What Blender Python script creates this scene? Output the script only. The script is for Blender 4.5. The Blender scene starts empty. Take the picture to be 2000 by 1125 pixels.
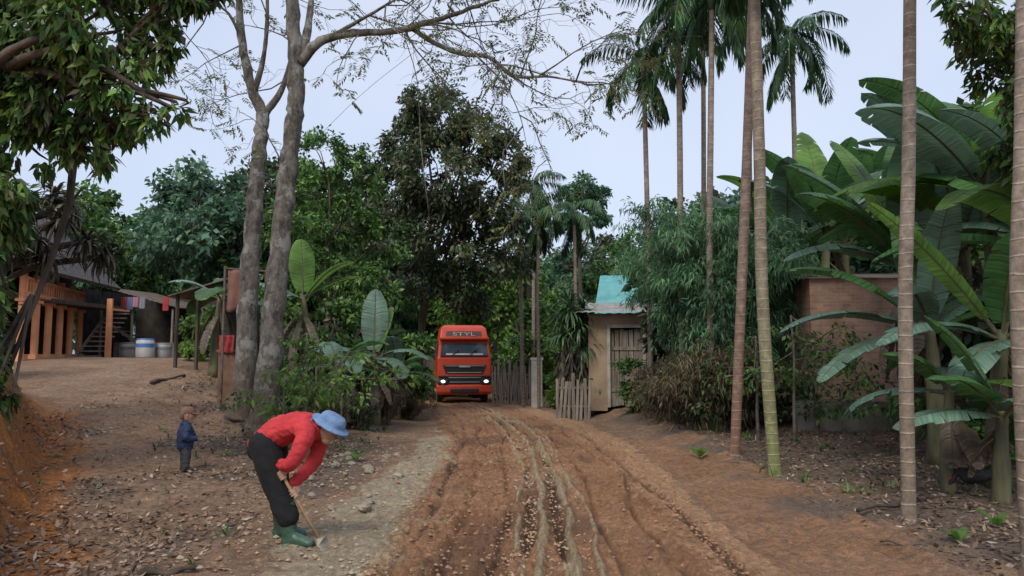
import bpy, math, numpy as np
from mathutils import Vector, Matrix, Euler
from math import sin, cos, pi, radians
RS=np.random.RandomState
F=1450.; CZ=1.8; TH=math.atan(127.5/F)
COL=bpy.context.scene.collection
def W(px,py,d):
    a=(px-1000)/F; b=(562.5-py)/F
    dy=cos(TH)-b*sin(TH); dz=sin(TH)+b*cos(TH); k=d/dy
    return np.array([a*k,d,CZ+dz*k])
def gx(px,d): return (px-1000)/F*d
def ss(a,b,t):
    t=np.clip((np.asarray(t,float)-a)/(b-a),0,1); return t*t*(3-2*t)
def vn(x,y,s=0):
    x=np.asarray(x,float); y=np.asarray(y,float)
    xi=np.floor(x); yi=np.floor(y); fx=x-xi; fy=y-yi; fx=fx*fx*(3-2*fx); fy=fy*fy*(3-2*fy)
    def h(i,j):
        v=np.sin(i*127.1+j*311.7+s*74.7)*43758.5453; return v-np.floor(v)
    return (h(xi,yi)*(1-fx)+h(xi+1,yi)*fx)*(1-fy)+(h(xi,yi+1)*(1-fx)+h(xi+1,yi+1)*fx)*fy
def fbm(x,y,s=0,o=4):
    r=0;a=.5
    for i in range(o): r=r+a*vn(x*2**i,y*2**i,s+i); a*=.5
    return r
def cx(y): return np.interp(y,[-30,0,6,12,16,20,25,30,33,36,40,45,60],[.4,.4,.45,.55,.45,.15,-.4,-1.1,-1.7,-2.4,-3.6,-5.6,-13])
def hw(y): return np.interp(y,[-30,6,12,20,30,40],[1.75,1.75,1.85,2.1,2.3,2.3])
def G0(x,y):
    x=np.asarray(x,float); y=np.asarray(y,float)
    tl=cx(y)-hw(y)-x; tr=x-cx(y)-hw(y)
    z=-.45*ss(10,34,y)+2.0*ss(7,27,y)*ss(.3,8,tl)+.45*ss(10,24,y)*ss(.3,4,tr)
    b=(-.575*y-.45)-x+.7*fbm(x*.8,y*.8,5)-.35
    z=z+1.6*ss(0,1.1,b)*(1-ss(12,17,y))*ss(-1,4,y)
    z=z+.16*np.exp(-((tr-1.6)/.6)**2)*ss(12,17,y)*(1-ss(27,31,y))
    return z
def G(x,y): return float(G0(x,y))
# ---------- materials
def newmat(name):
    m=bpy.data.materials.new(name); m.use_nodes=True; n=m.node_tree.nodes; l=m.node_tree.links
    return m,n,l,n['Principled BSDF']
def ramp(n,stops):
    r=n.new('ShaderNodeValToRGB'); e=r.color_ramp.elements
    while len(e)<len(stops): e.new(.5)
    for i,(p,c) in enumerate(stops): e[i].position=p; e[i].color=(*c,1)
    return r
def noise(n,l,scale,co=None,detail=5,rough=.6):
    t=n.new('ShaderNodeTexNoise'); t.inputs['Scale'].default_value=scale; t.inputs['Detail'].default_value=detail; t.inputs['Roughness'].default_value=rough
    if co is not None: l.new(co,t.inputs['Vector'])
    return t
def mult(n,l,a,b,f=1):
    mx=n.new('ShaderNodeMixRGB'); mx.blend_type='MULTIPLY'; mx.inputs[0].default_value=f; l.new(a,mx.inputs[1]); l.new(b,mx.inputs[2]); return mx.outputs[0]
def pmat(name,c1,c2,scale=4,rough=.85,bump=.3,metal=0,st=(1,1,1),c3=None,lo=.35,hi=.65,bs=None,bd=.05):
    m,n,l,b=newmat(name)
    tc=n.new('ShaderNodeTexCoord'); mp=n.new('ShaderNodeMapping'); mp.inputs['Scale'].default_value=st
    l.new(tc.outputs['Object'],mp.inputs['Vector'])
    t=noise(n,l,scale,mp.outputs[0],6)
    stops=[(lo,c1),(hi,c2)]
    if c3: stops.append((min(hi+.12,1),c3))
    r=ramp(n,stops); l.new(t.outputs['Fac'],r.inputs['Fac']); l.new(r.outputs[0],b.inputs['Base Color'])
    b.inputs['Roughness'].default_value=rough; b.inputs['Metallic'].default_value=metal
    if bump:
        t2=noise(n,l,bs or scale*4,mp.outputs[0],6,.7); bp=n.new('ShaderNodeBump'); bp.inputs['Strength'].default_value=bump; bp.inputs['Distance'].default_value=bd
        l.new(t2.outputs['Fac'],bp.inputs['Height']); l.new(bp.outputs[0],b.inputs['Normal'])
    return m
LG=2.1
def leafmat(name,cols,trans=.3,rough=.45,cl=.8,spec=.35,dark=.45,g_=None):
    m,n,l,b=newmat(name); q=g_ or LG; cols=[(min(.9,v[0]*q*1.06),min(.9,v[1]*q),min(.9,v[2]*q)) for v in cols]
    g=n.new('ShaderNodeNewGeometry'); k=len(cols); r=ramp(n,[(i/max(k-1,1),c) for i,c in enumerate(cols)])
    l.new(g.outputs['Random Per Island'],r.inputs['Fac'])
    tc=n.new('ShaderNodeTexCoord'); t=noise(n,l,cl,tc.outputs['Object'],3)
    r2=ramp(n,[(.35,(dark,)*3),(.65,(1.3,1.3,1.2))]); l.new(t.outputs['Fac'],r2.inputs['Fac'])
    c=mult(n,l,r.outputs[0],r2.outputs[0])
    l.new(c,b.inputs['Base Color']); b.inputs['Roughness'].default_value=rough; b.inputs['Specular IOR Level'].default_value=spec
    tr=n.new('ShaderNodeBsdfTranslucent'); l.new(c,tr.inputs[0]); ms=n.new('ShaderNodeMixShader'); ms.inputs[0].default_value=trans
    l.new(b.outputs[0],ms.inputs[1]); l.new(tr.outputs[0],ms.inputs[2]); l.new(ms.outputs[0],n['Material Output'].inputs[0])
    return m
def flat(name,c,rough=.5,metal=0,emis=0):
    m,n,l,b=newmat(name); tc=n.new('ShaderNodeTexCoord'); t=noise(n,l,3,tc.outputs['Object'],4)
    r=ramp(n,[(.3,tuple(v*.8 for v in c)),(.7,tuple(min(1,v*1.1) for v in c))]); l.new(t.outputs[0],r.inputs[0]); l.new(r.outputs[0],b.inputs['Base Color'])
    b.inputs['Roughness'].default_value=rough; b.inputs['Metallic'].default_value=metal
    if emis: b.inputs['Emission Color'].default_value=(*c,1); b.inputs['Emission Strength'].default_value=emis
    return m
M={}
def barkmat(name,dk,md,lt,lich,s=1.):
    m,n,l,b=newmat(name); tc=n.new('ShaderNodeTexCoord'); mp=n.new('ShaderNodeMapping'); mp.inputs['Scale'].default_value=(1,1,.45); l.new(tc.outputs['Object'],mp.inputs[0])
    a=noise(n,l,7*s,mp.outputs[0],8,.75); r=ramp(n,[(.36,dk),(.5,md),(.66,lt)]); l.new(a.outputs[0],r.inputs[0])
    p=noise(n,l,3.2*s,tc.outputs['Object'],7,.7); rp=ramp(n,[(.52,(0,)*3),(.58,(1,)*3)]); l.new(p.outputs[0],rp.inputs[0])
    mx=n.new('ShaderNodeMixRGB'); f=n.new('ShaderNodeMath'); f.operation='MULTIPLY'; f.inputs[1].default_value=.6; l.new(rp.outputs[0],f.inputs[0]); l.new(f.outputs[0],mx.inputs[0]); l.new(r.outputs[0],mx.inputs[1]); mx.inputs[2].default_value=(*lich,1)
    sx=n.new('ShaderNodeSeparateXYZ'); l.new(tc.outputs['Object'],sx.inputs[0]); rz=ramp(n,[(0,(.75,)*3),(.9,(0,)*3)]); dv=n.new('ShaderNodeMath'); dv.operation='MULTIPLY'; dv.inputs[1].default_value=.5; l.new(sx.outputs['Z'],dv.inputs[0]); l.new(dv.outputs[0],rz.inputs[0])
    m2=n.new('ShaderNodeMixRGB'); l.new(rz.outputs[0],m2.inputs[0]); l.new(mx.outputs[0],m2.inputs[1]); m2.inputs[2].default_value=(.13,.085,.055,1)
    l.new(m2.outputs[0],b.inputs['Base Color']); b.inputs['Roughness'].default_value=.92
    w=noise(n,l,16*s,mp.outputs[0],7,.75); bp=n.new('ShaderNodeBump'); bp.inputs['Strength'].default_value=1; bp.inputs['Distance'].default_value=.06; l.new(w.outputs[0],bp.inputs['Height']); l.new(bp.outputs[0],b.inputs['Normal']); return m
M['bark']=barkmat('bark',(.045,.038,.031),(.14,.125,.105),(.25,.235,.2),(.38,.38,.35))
M['barkd']=pmat('bark_dark',(.04,.032,.024),(.13,.10,.075),5,.9,.6,st=(1,1,.3))
M['wood']=pmat('old_wood',(.11,.09,.07),(.3,.25,.2),4,.9,.4,st=(3,3,.3))
M['woodd']=pmat('dark_wood',(.03,.024,.018),(.1,.075,.055),4,.9,.4,st=(3,3,.3))
M['twig']=pmat('twig_bark',(.07,.055,.04),(.19,.16,.13),6,.9,.3)
L1=leafmat('leaf_green',[(.015,.04,.013),(.03,.08,.022),(.055,.115,.03),(.11,.18,.045)])
L2=leafmat('leaf_dark_purple',[(.014,.03,.014),(.03,.065,.022),(.06,.045,.04),(.045,.09,.03),(.12,.11,.08)],cl=.5,g_=1.8)
L3=leafmat('leaf_blue_green_haze',[(.03,.07,.05),(.05,.105,.065),(.08,.14,.075)],cl=.35,dark=.55)  # distance haze mixed into the leaf colour of the far trees
L4=leafmat('leaf_bright',[(.045,.10,.025),(.08,.16,.035),(.14,.22,.05)],trans=.4,g_=1.7)
L5=leafmat('leaf_bamboo',[(.03,.08,.045),(.05,.115,.06),(.095,.165,.075)],cl=.9,dark=.4)
L6=leafmat('leaf_dry',[(.07,.05,.03),(.13,.10,.06),(.06,.085,.035),(.19,.15,.10)],cl=1.2,g_=1.3)
L7=leafmat('leaf_over',[(.015,.045,.013),(.03,.085,.02),(.05,.04,.025),(.07,.15,.035),(.13,.2,.05)],cl=1.0,dark=.35)
L8=leafmat('leaf_darkdead',[(.02,.018,.015),(.05,.04,.035),(.035,.05,.025),(.09,.075,.06)],trans=.1)
LP=leafmat('leaf_palm',[(.012,.035,.015),(.025,.06,.022),(.04,.085,.03)],trans=.2,cl=.6)
LL=leafmat('leaf_litter',[(.08,.05,.035),(.18,.12,.08),(.28,.2,.14),(.13,.085,.06),(.45,.38,.3)],trans=.05,rough=.7,cl=.6,dark=.7,g_=1.)
def bananamat(name,c1,c2,c3,trans=.35):
    m,n,l,b=newmat(name)
    at=n.new('ShaderNodeAttribute'); at.attribute_name='t'
    mu=n.new('ShaderNodeMath'); mu.operation='MULTIPLY'; mu.inputs[1].default_value=22; l.new(at.outputs['Fac'],mu.inputs[0])
    t=n.new('ShaderNodeTexNoise'); t.noise_dimensions='1D'; t.inputs['Detail'].default_value=4; t.inputs['Scale'].default_value=1; l.new(mu.outputs[0],t.inputs['W'])
    r=ramp(n,[(.3,c1),(.55,c2),(.8,c3)]); l.new(t.outputs['Fac'],r.inputs[0])
    tc=n.new('ShaderNodeTexCoord'); t3=noise(n,l,1.1,tc.outputs['Object'],3); r3=ramp(n,[(.35,(.6,)*3),(.65,(1.35,)*3)]); l.new(t3.outputs[0],r3.inputs[0])
    c=mult(n,l,r.outputs[0],r3.outputs[0])
    l.new(c,b.inputs['Base Color']); b.inputs['Roughness'].default_value=.38; b.inputs['Specular IOR Level'].default_value=.5
    bp=n.new('ShaderNodeBump'); bp.inputs['Strength'].default_value=.5; bp.inputs['Distance'].default_value=.03; l.new(t.outputs['Fac'],bp.inputs['Height']); l.new(bp.outputs[0],b.inputs['Normal'])
    tr=n.new('ShaderNodeBsdfTranslucent'); l.new(c,tr.inputs[0]); ms=n.new('ShaderNodeMixShader'); ms.inputs[0].default_value=trans
    l.new(b.outputs[0],ms.inputs[1]); l.new(tr.outputs[0],ms.inputs[2]); l.new(ms.outputs[0],n['Material Output'].inputs[0])
    return m
MB1=bananamat('banana_blade',(.045,.12,.035),(.08,.19,.055),(.14,.27,.08))
MB2=bananamat('banana_blade_bright',(.1,.22,.035),(.17,.32,.06),(.26,.4,.09),.5)
MB3=bananamat('banana_blade_pale',(.09,.17,.115),(.15,.25,.17),(.22,.33,.23),.2)
MBD=bananamat('banana_blade_dry',(.08,.06,.04),(.17,.13,.085),(.28,.22,.16),.15)
MBS=pmat('banana_stem',(.07,.07,.035),(.16,.15,.07),3,.7,.3,st=(2,2,.5),c3=(.10,.06,.035))
def palmtrunk(name,c1,c2,ring,foot=None):
    m,n,l,b=newmat(name); tc=n.new('ShaderNodeTexCoord'); sx=n.new('ShaderNodeSeparateXYZ'); l.new(tc.outputs['Object'],sx.inputs[0])
    nz=noise(n,l,1.2,tc.outputs['Object'],5)
    mu=n.new('ShaderNodeMath'); mu.operation='MULTIPLY_ADD'; mu.inputs[1].default_value=6.5; l.new(sx.outputs['Z'],mu.inputs[0]); l.new(nz.outputs['Fac'],mu.inputs[2])
    fr=n.new('ShaderNodeMath'); fr.operation='FRACT'; l.new(mu.outputs[0],fr.inputs[0])
    rr=ramp(n,[(0,(1,1,1)),(.1,(0,0,0)),(.92,(0,0,0)),(1,(1,1,1))]); l.new(fr.outputs[0],rr.inputs[0])
    n2=noise(n,l,2.6,tc.outputs['Object'],7,.75); r=ramp(n,[(.35,c1),(.62,c2)]); l.new(n2.outputs['Fac'],r.inputs[0]); base=r.outputs[0]
    if foot:
        rz=ramp(n,[(.0,(.9,)*3),(1,(0,)*3)]); dv=n.new('ShaderNodeMath'); dv.operation='MULTIPLY'; dv.inputs[1].default_value=.28; l.new(sx.outputs['Z'],dv.inputs[0]); l.new(dv.outputs[0],rz.inputs[0])
        m2=n.new('ShaderNodeMixRGB'); l.new(rz.outputs[0],m2.inputs[0]); l.new(base,m2.inputs[1]); m2.inputs[2].default_value=(*foot,1); base=m2.outputs[0]
    mx=n.new('ShaderNodeMixRGB'); fm=n.new('ShaderNodeMath'); fm.operation='MULTIPLY'; fm.inputs[1].default_value=.65; l.new(rr.outputs[0],fm.inputs[0]); l.new(fm.outputs[0],mx.inputs[0]); l.new(base,mx.inputs[1]); mx.inputs[2].default_value=(*ring,1)
    n3=noise(n,l,9,tc.outputs['Object'],6,.8); r4=ramp(n,[(.35,(.55,)*3),(.65,(1.25,)*3)]); l.new(n3.outputs[0],r4.inputs[0]); c=mult(n,l,mx.outputs[0],r4.outputs[0])
    l.new(c,b.inputs['Base Color']); b.inputs['Roughness'].default_value=.8
    bp=n.new('ShaderNodeBump'); bp.inputs['Strength'].default_value=.4; bp.inputs['Distance'].default_value=.02; l.new(rr.outputs[0],bp.inputs['Height']); l.new(bp.outputs[0],b.inputs['Normal'])
    return m
PT1=palmtrunk('palm_trunk_grey',(.17,.13,.10),(.32,.26,.2),(.42,.37,.3),(.2,.15,.1))
PT2=palmtrunk('palm_trunk_green',(.17,.14,.10),(.32,.26,.19),(.4,.36,.28),(.2,.22,.07))
PT3=palmtrunk('palm_trunk_red',(.19,.13,.1),(.32,.24,.18),(.38,.31,.25),(.22,.11,.07))
PSH=flat('palm_crownshaft',(.07,.13,.05),.4)
# ---------- geometry helpers
def thing(name,label,cat,loc,group=None,rz=0):
    o=bpy.data.objects.new(name,None); COL.objects.link(o); o.location=tuple(float(v) for v in loc); o.rotation_euler=(0,0,rz); o.empty_display_size=.3
    tag(o,label,cat,group); return o
def tag(o,label,cat,group=None):
    o['label']=label; o['category']=cat
    if group: o['group']=group
class MB:
    def __init__(s): s.v=[];s.f=[];s.m=[];s.t=[];s.n=0
    def add(s,v,f,m=0,t=None):
        v=[tuple(map(float,p)) for p in v]; s.v+=v; s.f+=[tuple(i+s.n for i in q) for q in f]; s.m+=[m]*len(f); s.t+=list(t) if t is not None else [0.]*len(v); s.n+=len(v)
    def box(s,c,sz,rot=None,m=0):
        x,y,z=[k/2 for k in sz]; v=[Vector(p) for p in [(-x,-y,-z),(x,-y,-z),(x,y,-z),(-x,y,-z),(-x,-y,z),(x,-y,z),(x,y,z),(-x,y,z)]]
        if rot is not None:
            R=Euler(rot).to_matrix(); v=[R@p for p in v]
        s.add([p+Vector(c) for p in v],[(0,3,2,1),(4,5,6,7),(0,1,5,4),(1,2,6,5),(2,3,7,6),(3,0,4,7)],m)
    def loft(s,levels,m=0):
        k=len(levels[0]); v=[p for L in levels for p in L]; f=[]
        for i in range(len(levels)-1):
            for j in range(k): f.append((i*k+j,i*k+(j+1)%k,(i+1)*k+(j+1)%k,(i+1)*k+j))
        f.append(tuple(range(k))[::-1]); f.append(tuple((len(levels)-1)*k+j for j in range(k))); s.add(v,f,m)
    def tube(s,pts,r,n=8,m=0,side=None,rnd=False,wob=0,rng=None):
        pts=np.array([list(map(float,p)) for p in pts]); N=len(pts)
        r=[(q,q) if np.isscalar(q) else tuple(q) for q in (r if hasattr(r,'__len__') else [r]*N)]
        tg=np.gradient(pts,axis=0); tg/=np.maximum(np.linalg.norm(tg,axis=1,keepdims=True),1e-9)
        if side is None:
            d=np.abs(pts[-1]-pts[0]); side=np.eye(3)[int(np.argmin(d))]
        side=np.array(side,float)
        P=list(pts);T=list(tg);Rr=list(r)
        if rnd:
            a=[(sin(k),cos(k)) for k in (radians(75),radians(45),radians(18))]
            P=[pts[0]-tg[0]*min(r[0])*q[0] for q in a]+P+[pts[-1]+tg[-1]*min(r[-1])*q[0] for q in a[::-1]]
            T=[tg[0]]*3+T+[tg[-1]]*3; Rr=[(r[0][0]*q[1],r[0][1]*q[1]) for q in a]+Rr+[(r[-1][0]*q[1],r[-1][1]*q[1]) for q in a[::-1]]
        v=[]
        for p,t,q in zip(P,T,Rr):
            u=side-side.dot(t)*t; u/=max(np.linalg.norm(u),1e-6); w=np.cross(t,u)
            for k in range(n):
                a=2*pi*k/n; e=1+(wob*(rng.rand()-.5) if wob else 0)
                v.append(p+(u*cos(a)*q[0]+w*sin(a)*q[1])*e)
        K=len(P); f=[(i*n+j,i*n+(j+1)%n,(i+1)*n+(j+1)%n,(i+1)*n+j) for i in range(K-1) for j in range(n)]
        f.append(tuple(range(n))[::-1]); f.append(tuple((K-1)*n+j for j in range(n)))
        s.add(v,f,m)
    def ball(s,c,r,m=0,n=12):
        r=(r,r,r) if np.isscalar(r) else r; v=[];f=[]
        k=n//2
        for i in range(1,k):
            for j in range(n):
                a=pi*i/k;b=2*pi*j/n; v.append((c[0]+r[0]*sin(a)*cos(b),c[1]+r[1]*sin(a)*sin(b),c[2]+r[2]*cos(a)))
        v+=[(c[0],c[1],c[2]+r[2]),(c[0],c[1],c[2]-r[2])]; T=len(v)-2
        for i in range(k-2):
            for j in range(n): f.append((i*n+j,(i+1)*n+j,(i+1)*n+(j+1)%n,i*n+(j+1)%n))
        for j in range(n): f.append((T,j,(j+1)%n)); f.append((T+1,(k-2)*n+(j+1)%n,(k-2)*n+j))
        s.add(v,f,m)
    def mesh(s,name,mats,smooth=False):
        me=bpy.data.meshes.new(name); me.from_pydata(s.v,[],s.f)
        for x in mats: me.materials.append(x)
        me.polygons.foreach_set('material_index',s.m)
        if smooth: me.polygons.foreach_set('use_smooth',[True]*len(s.f))
        if any(s.t): a=me.attributes.new('t','FLOAT','POINT'); a.data.foreach_set('value',s.t)
        me.update(); return me
    def obj(s,name,mats,parent=None,loc=(0,0,0),smooth=False,bevel=0,rz=0):
        if not isinstance(mats,(list,tuple)): mats=[mats]
        o=bpy.data.objects.new(name,s.mesh(name,mats,smooth)); COL.objects.link(o); o.location=tuple(float(v) for v in loc); o.rotation_euler=(0,0,rz)
        if parent: o.parent=parent
        if bevel:
            b=o.modifiers.new('b','BEVEL'); b.width=bevel; b.segments=2; b.limit_method='ANGLE'
        return o
def spl(pts,n=6):
    P=np.array([list(map(float,p)) for p in pts]); P=np.vstack([2*P[0]-P[1],P,2*P[-1]-P[-2]]); o=[]
    for i in range(1,len(P)-2):
        for k in range(n):
            t=k/n; a,b,c,d=P[i-1:i+3]
            o.append(.5*((2*b)+(c-a)*t+(2*a-5*b+4*c-d)*t*t+(-a+3*b-3*c+d)*t**3))
    o.append(P[-2]); return np.array(o)
def lerpr(rads,m): return np.interp(np.linspace(0,len(rads)-1,m),range(len(rads)),rads)
def nrm(a): return a/np.maximum(np.linalg.norm(a,axis=-1,keepdims=True),1e-9)
def quads(name,V,mats,parent=None,loc=(0,0,0)):
    V=np.asarray(V,np.float32); k=len(V); me=bpy.data.meshes.new(name)
    me.vertices.add(4*k); me.vertices.foreach_set('co',V.reshape(-1)); me.loops.add(4*k); me.loops.foreach_set('vertex_index',np.arange(4*k,dtype=np.int32))
    me.polygons.add(k); me.polygons.foreach_set('loop_start',np.arange(0,4*k,4,dtype=np.int32)); me.materials.append(mats); me.update(calc_edges=True)
    o=bpy.data.objects.new(name,me); COL.objects.link(o); o.location=tuple(float(v) for v in loc)
    if parent: o.parent=parent
    return o
def leafq(p,d,n,L,Wd,dr=.15):
    s=nrm(np.cross(d,n)); L=np.asarray(L)[...,None]; Wd=np.asarray(Wd)[...,None]; dn=np.array([0,0,-1.])
    return np.stack([p,p+d*L*.45+s*Wd/2,p+d*L+dn*L*dr,p+d*L*.45-s*Wd/2],1)
def leaves(rng,blobs,n,L,Wd,droop=.35,sub=.26,up=.6,k=14,surf=.55):
    B=np.array([b[:6] for b in blobs],float); w=(B[:,3]*B[:,4]*B[:,5])**.75; w/=w.sum(); out=[]
    for b,q in zip(B,w):
        m=int(n*q)
        if m<3: continue
        kk=max(5,int(k)); dc=nrm(rng.randn(kk,3)); dc[:,2]=dc[:,2]*.9+.08; C=dc*(rng.rand(kk,1)**.5*(1-surf)+surf)
        sz=rng.rand(kk)*.7+.5; idx=rng.choice(kk,m,p=sz/sz.sum())
        rel=C[idx]+nrm(rng.randn(m,3))*(rng.rand(m,1)**.6)*sub*1.7*sz[idx][:,None]
        p=b[:3]+rel*b[3:]; d=nrm(nrm(rel)*.6+rng.randn(m,3)*.6+[0,0,-droop]); nn=nrm(rng.randn(m,3)*.5+[0,0,up]+nrm(rel)*.3)
        out.append(leafq(p,d,nn,L*(.6+.8*rng.rand(m)),Wd*(.6+.8*rng.rand(m))))
    return np.concatenate(out)
def tree(name,label,x,y,th,r,blobs,lm,n,L,Wd,seed=0,bark=None,group=None,rel=False,cat='tree',lean=(0,0),**kw):
    rng=RS(seed); z=G(x,y)-.1; e=thing(name,label,cat,(x,y,z),group)
    B=[(b if rel else (b[0]-x,b[1]-y,b[2]-z,*b[3:])) for b in blobs]
    mb=MB(); top=np.array([lean[0],lean[1],th])
    pts=spl([(0,0,0),(lean[0]*.2+rng.randn()*r*.5,lean[1]*.2,th*.3),(lean[0]*.55+rng.randn()*r*.6,lean[1]*.55,th*.65),top],5)
    mb.tube(pts,lerpr([r*1.35,r,r*.85,r*.7],len(pts)),9,rng=rng,wob=.15)
    for b in B:
        st=pts[rng.randint(len(pts)*2//3,len(pts))]; c=np.array(b[:3]); md=(st+c)/2+[0,0,.12*np.linalg.norm(c-st)]+rng.randn(3)*.1*np.linalg.norm(c-st)
        q=spl([st,md,c],4); mb.tube(q,lerpr([r*.5,r*.3,r*.12],len(q)),5)
        for i in range(4):
            e2=c+nrm(rng.randn(3))*np.array(b[3:6])*.85; q2=spl([md*.4+c*.6,(c+e2)/2+rng.randn(3)*.1,e2],3); mb.tube(q2,lerpr([r*.18,r*.03],len(q2)),4)
    mb.obj('trunk',bark or M['barkd'],e,smooth=True)
    quads('crown',leaves(rng,B,n,L,Wd,**kw),lm,e); return e
def pb(px,py,d,r,ry=None,rd=None):
    c=W(px,py,d); k=d/F; return (*c,r*k,(rd or r)*k,(ry or r)*k)
def rosette(rng,c,n,L,Wd,e0=-.2,e1=1.4,curl=1.4,seg=4):
    az=rng.rand(n)*2*pi; el=e0+(e1-e0)*rng.rand(n); LL_=L*(.7+.5*rng.rand(n)); p=np.repeat(np.array([c],float),n,0)
    s=np.stack([-np.sin(az),np.cos(az),0*az],1); out=[]; wprof=[.5,1,.9,.6,.05][:seg+1] if seg==4 else np.linspace(1,.1,seg+1)
    for i in range(seg):
        d=np.stack([np.cos(az)*np.cos(el),np.sin(az)*np.cos(el),np.sin(el)],1); q=p+d*(LL_/seg)[:,None]
        out.append(np.stack([p-s*Wd*wprof[i]/2,p+s*Wd*wprof[i]/2,q+s*Wd*wprof[i+1]/2,q-s*Wd*wprof[i+1]/2],1)); p=q; el=el-curl/seg*(.6+.8*rng.rand(n))
    return np.concatenate(out)
def sweep_copy(src,lst):
    for loc,sc,rz in lst:
        e=src.copy(); COL.objects.link(e); e.location=tuple(float(v) for v in loc); e.scale=(sc,)*3 if np.isscalar(sc) else sc; e.rotation_euler=(0,0,rz)
        for c in src.children:
            k=c.copy(); COL.objects.link(k); k.parent=e
# ---------- world, sun, camera
sc=bpy.context.scene; w=bpy.data.worlds.new('World'); sc.world=w; w.use_nodes=True; n=w.node_tree.nodes; l=w.node_tree.links
bg=n['Background']; sky=n.new('ShaderNodeTexSky'); sky.sky_type='NISHITA'; sky.sun_disc=False; sky.sun_elevation=radians(50); sky.sun_rotation=radians(200); sky.dust_density=3
l.new(sky.outputs[0],bg.inputs[0]); bg.inputs[1].default_value=.05
b2=n.new('ShaderNodeBackground'); tc=n.new('ShaderNodeTexCoord'); t=noise(n,l,1.6,tc.outputs['Generated'],4,.5)
r=ramp(n,[(.3,(.52,.61,.81)),(.7,(.73,.78,.91))]); l.new(t.outputs[0],r.inputs[0]); l.new(r.outputs[0],b2.inputs[0]); b2.inputs[1].default_value=.87
ad=n.new('ShaderNodeAddShader'); l.new(bg.outputs[0],ad.inputs[0]); l.new(b2.outputs[0],ad.inputs[1]); l.new(ad.outputs[0],n['World Output'].inputs[0])
sd=bpy.data.lights.new('sun','SUN'); sd.energy=2.2; sd.angle=radians(24); sd.color=(1,.94,.85); so=bpy.data.objects.new('sun',sd); COL.objects.link(so)
az=radians(200); el=radians(50); dv=Vector((sin(az)*cos(el),cos(az)*cos(el),sin(el))); so.rotation_euler=dv.to_track_quat('Z','Y').to_euler()
cd=bpy.data.cameras.new('camera'); cd.sensor_width=36; cd.lens=F/2000*36; cd.clip_end=2000; co=bpy.data.objects.new('camera',cd); COL.objects.link(co); co.location=(0,0,CZ); co.rotation_euler=(pi/2+TH,0,0); sc.camera=co
sc.view_settings.view_transform='Standard'; sc.view_settings.look='None'
# ---------- ground and road
def geo(a,b,k): return list(a+(b-a)*(np.linspace(0,1,k+1)[1:]**2.2))
xs=np.array(sorted(geo(-9,-400,40)+list(np.arange(-9,9.01,.06))+geo(9,400,40))); ys=np.array(sorted([-60,-30,-15,-8,-4,0,2,3,3.6]+list(np.arange(4,20,.055))+geo(20,500,140)))
X,Y=np.meshgrid(xs,ys)
def pale_w(y): return np.interp(y,[3,5,6,7,9,12,15,20],[.1,.5,.8,.85,.85,.6,.25,.05])
tl=cx(Y)-hw(Y)-X; tr=X-cx(Y)-hw(Y)
wob=.5*(fbm(X*1.3,Y*1.3,3)-.45)
ins=1-ss(-.35,-.05,np.maximum(tl,tr))
near=1-ss(22,50,Y)
def gn(x,y): return .14*(fbm(x*.7,y*.7,1)-.5)+.09*(fbm(x*3.5,y*3.5,2)-.5)
rill=.05*ss(.25,1,tr)*(1-ss(1.6,2.4,tr))*np.sin((tr+wob*.5)*14)*(.3+fbm(X*.6,Y*.6,4))*.5
Z=G0(X,Y)+(gn(X,Y)*near+.04*(vn(X*11,Y*11,7)-.5)*near+rill*near)*(1-ins*.9)-.09*ins
pale=ss(-.15,.3,pale_w(Y)+wob*2.2-tl)*ss(-.6,-.2,tl)*(1-ss(17,22,Y))*ss(.3,.5,fbm(X*2,Y*2,19)+.12)
Z=Z+pale*(.09*(fbm(X*4,Y*4,9)-.4))
bt=(-.575*Y-.45)-X
orange=ss(-.9,.1,bt+wob*1.5)*(1-ss(13,17,Y))
rd=ss(.0,.25,tr+.2)*(1-ss(1.2,2.2,tr+wob*2))*(1-ss(14,20,Y))
yard=ss(16,24,Y)*ss(4,7,tl)
lit=ss(.42,.62,fbm(X*.9,Y*.9,12))*ss(.3,1.2,np.maximum(tl,tr))*(1-yard)
lit=np.clip(lit*.8+.8*ss(1.4,2.8,tr)+.45*(tl>1.5)*ss(.4,.6,fbm(X*.5,Y*.5,14))*(Y<9),0,1)*(1-pale)*(1-.9*ss(-.8,.2,bt))
def gridmesh(name,X,Y,Z,mask,mat):
    h,wd=X.shape; me=bpy.data.meshes.new(name); me.vertices.add(h*wd); me.vertices.foreach_set('co',np.stack([X,Y,Z],-1).astype(np.float32).ravel())
    i=np.arange((h-1)*wd).reshape(h-1,wd)[:,:-1]; q=np.stack([i,i+1,i+1+wd,i+wd],-1).reshape(-1,4).astype(np.int32); k=len(q)
    me.loops.add(4*k); me.loops.foreach_set('vertex_index',q.ravel()); me.polygons.add(k); me.polygons.foreach_set('loop_start',np.arange(0,4*k,4,dtype=np.int32)); me.polygons.foreach_set('use_smooth',[True]*k)
    me.materials.append(mat); me.update(calc_edges=True)
    a=me.color_attributes.new('mask','FLOAT_COLOR','POINT'); a.data.foreach_set('color',np.concatenate([np.stack(mask,-1),np.ones((h,wd,1))],-1).astype(np.float32).ravel())
    o=bpy.data.objects.new(name,me); COL.objects.link(o); o['kind']='structure'; return o
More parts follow.
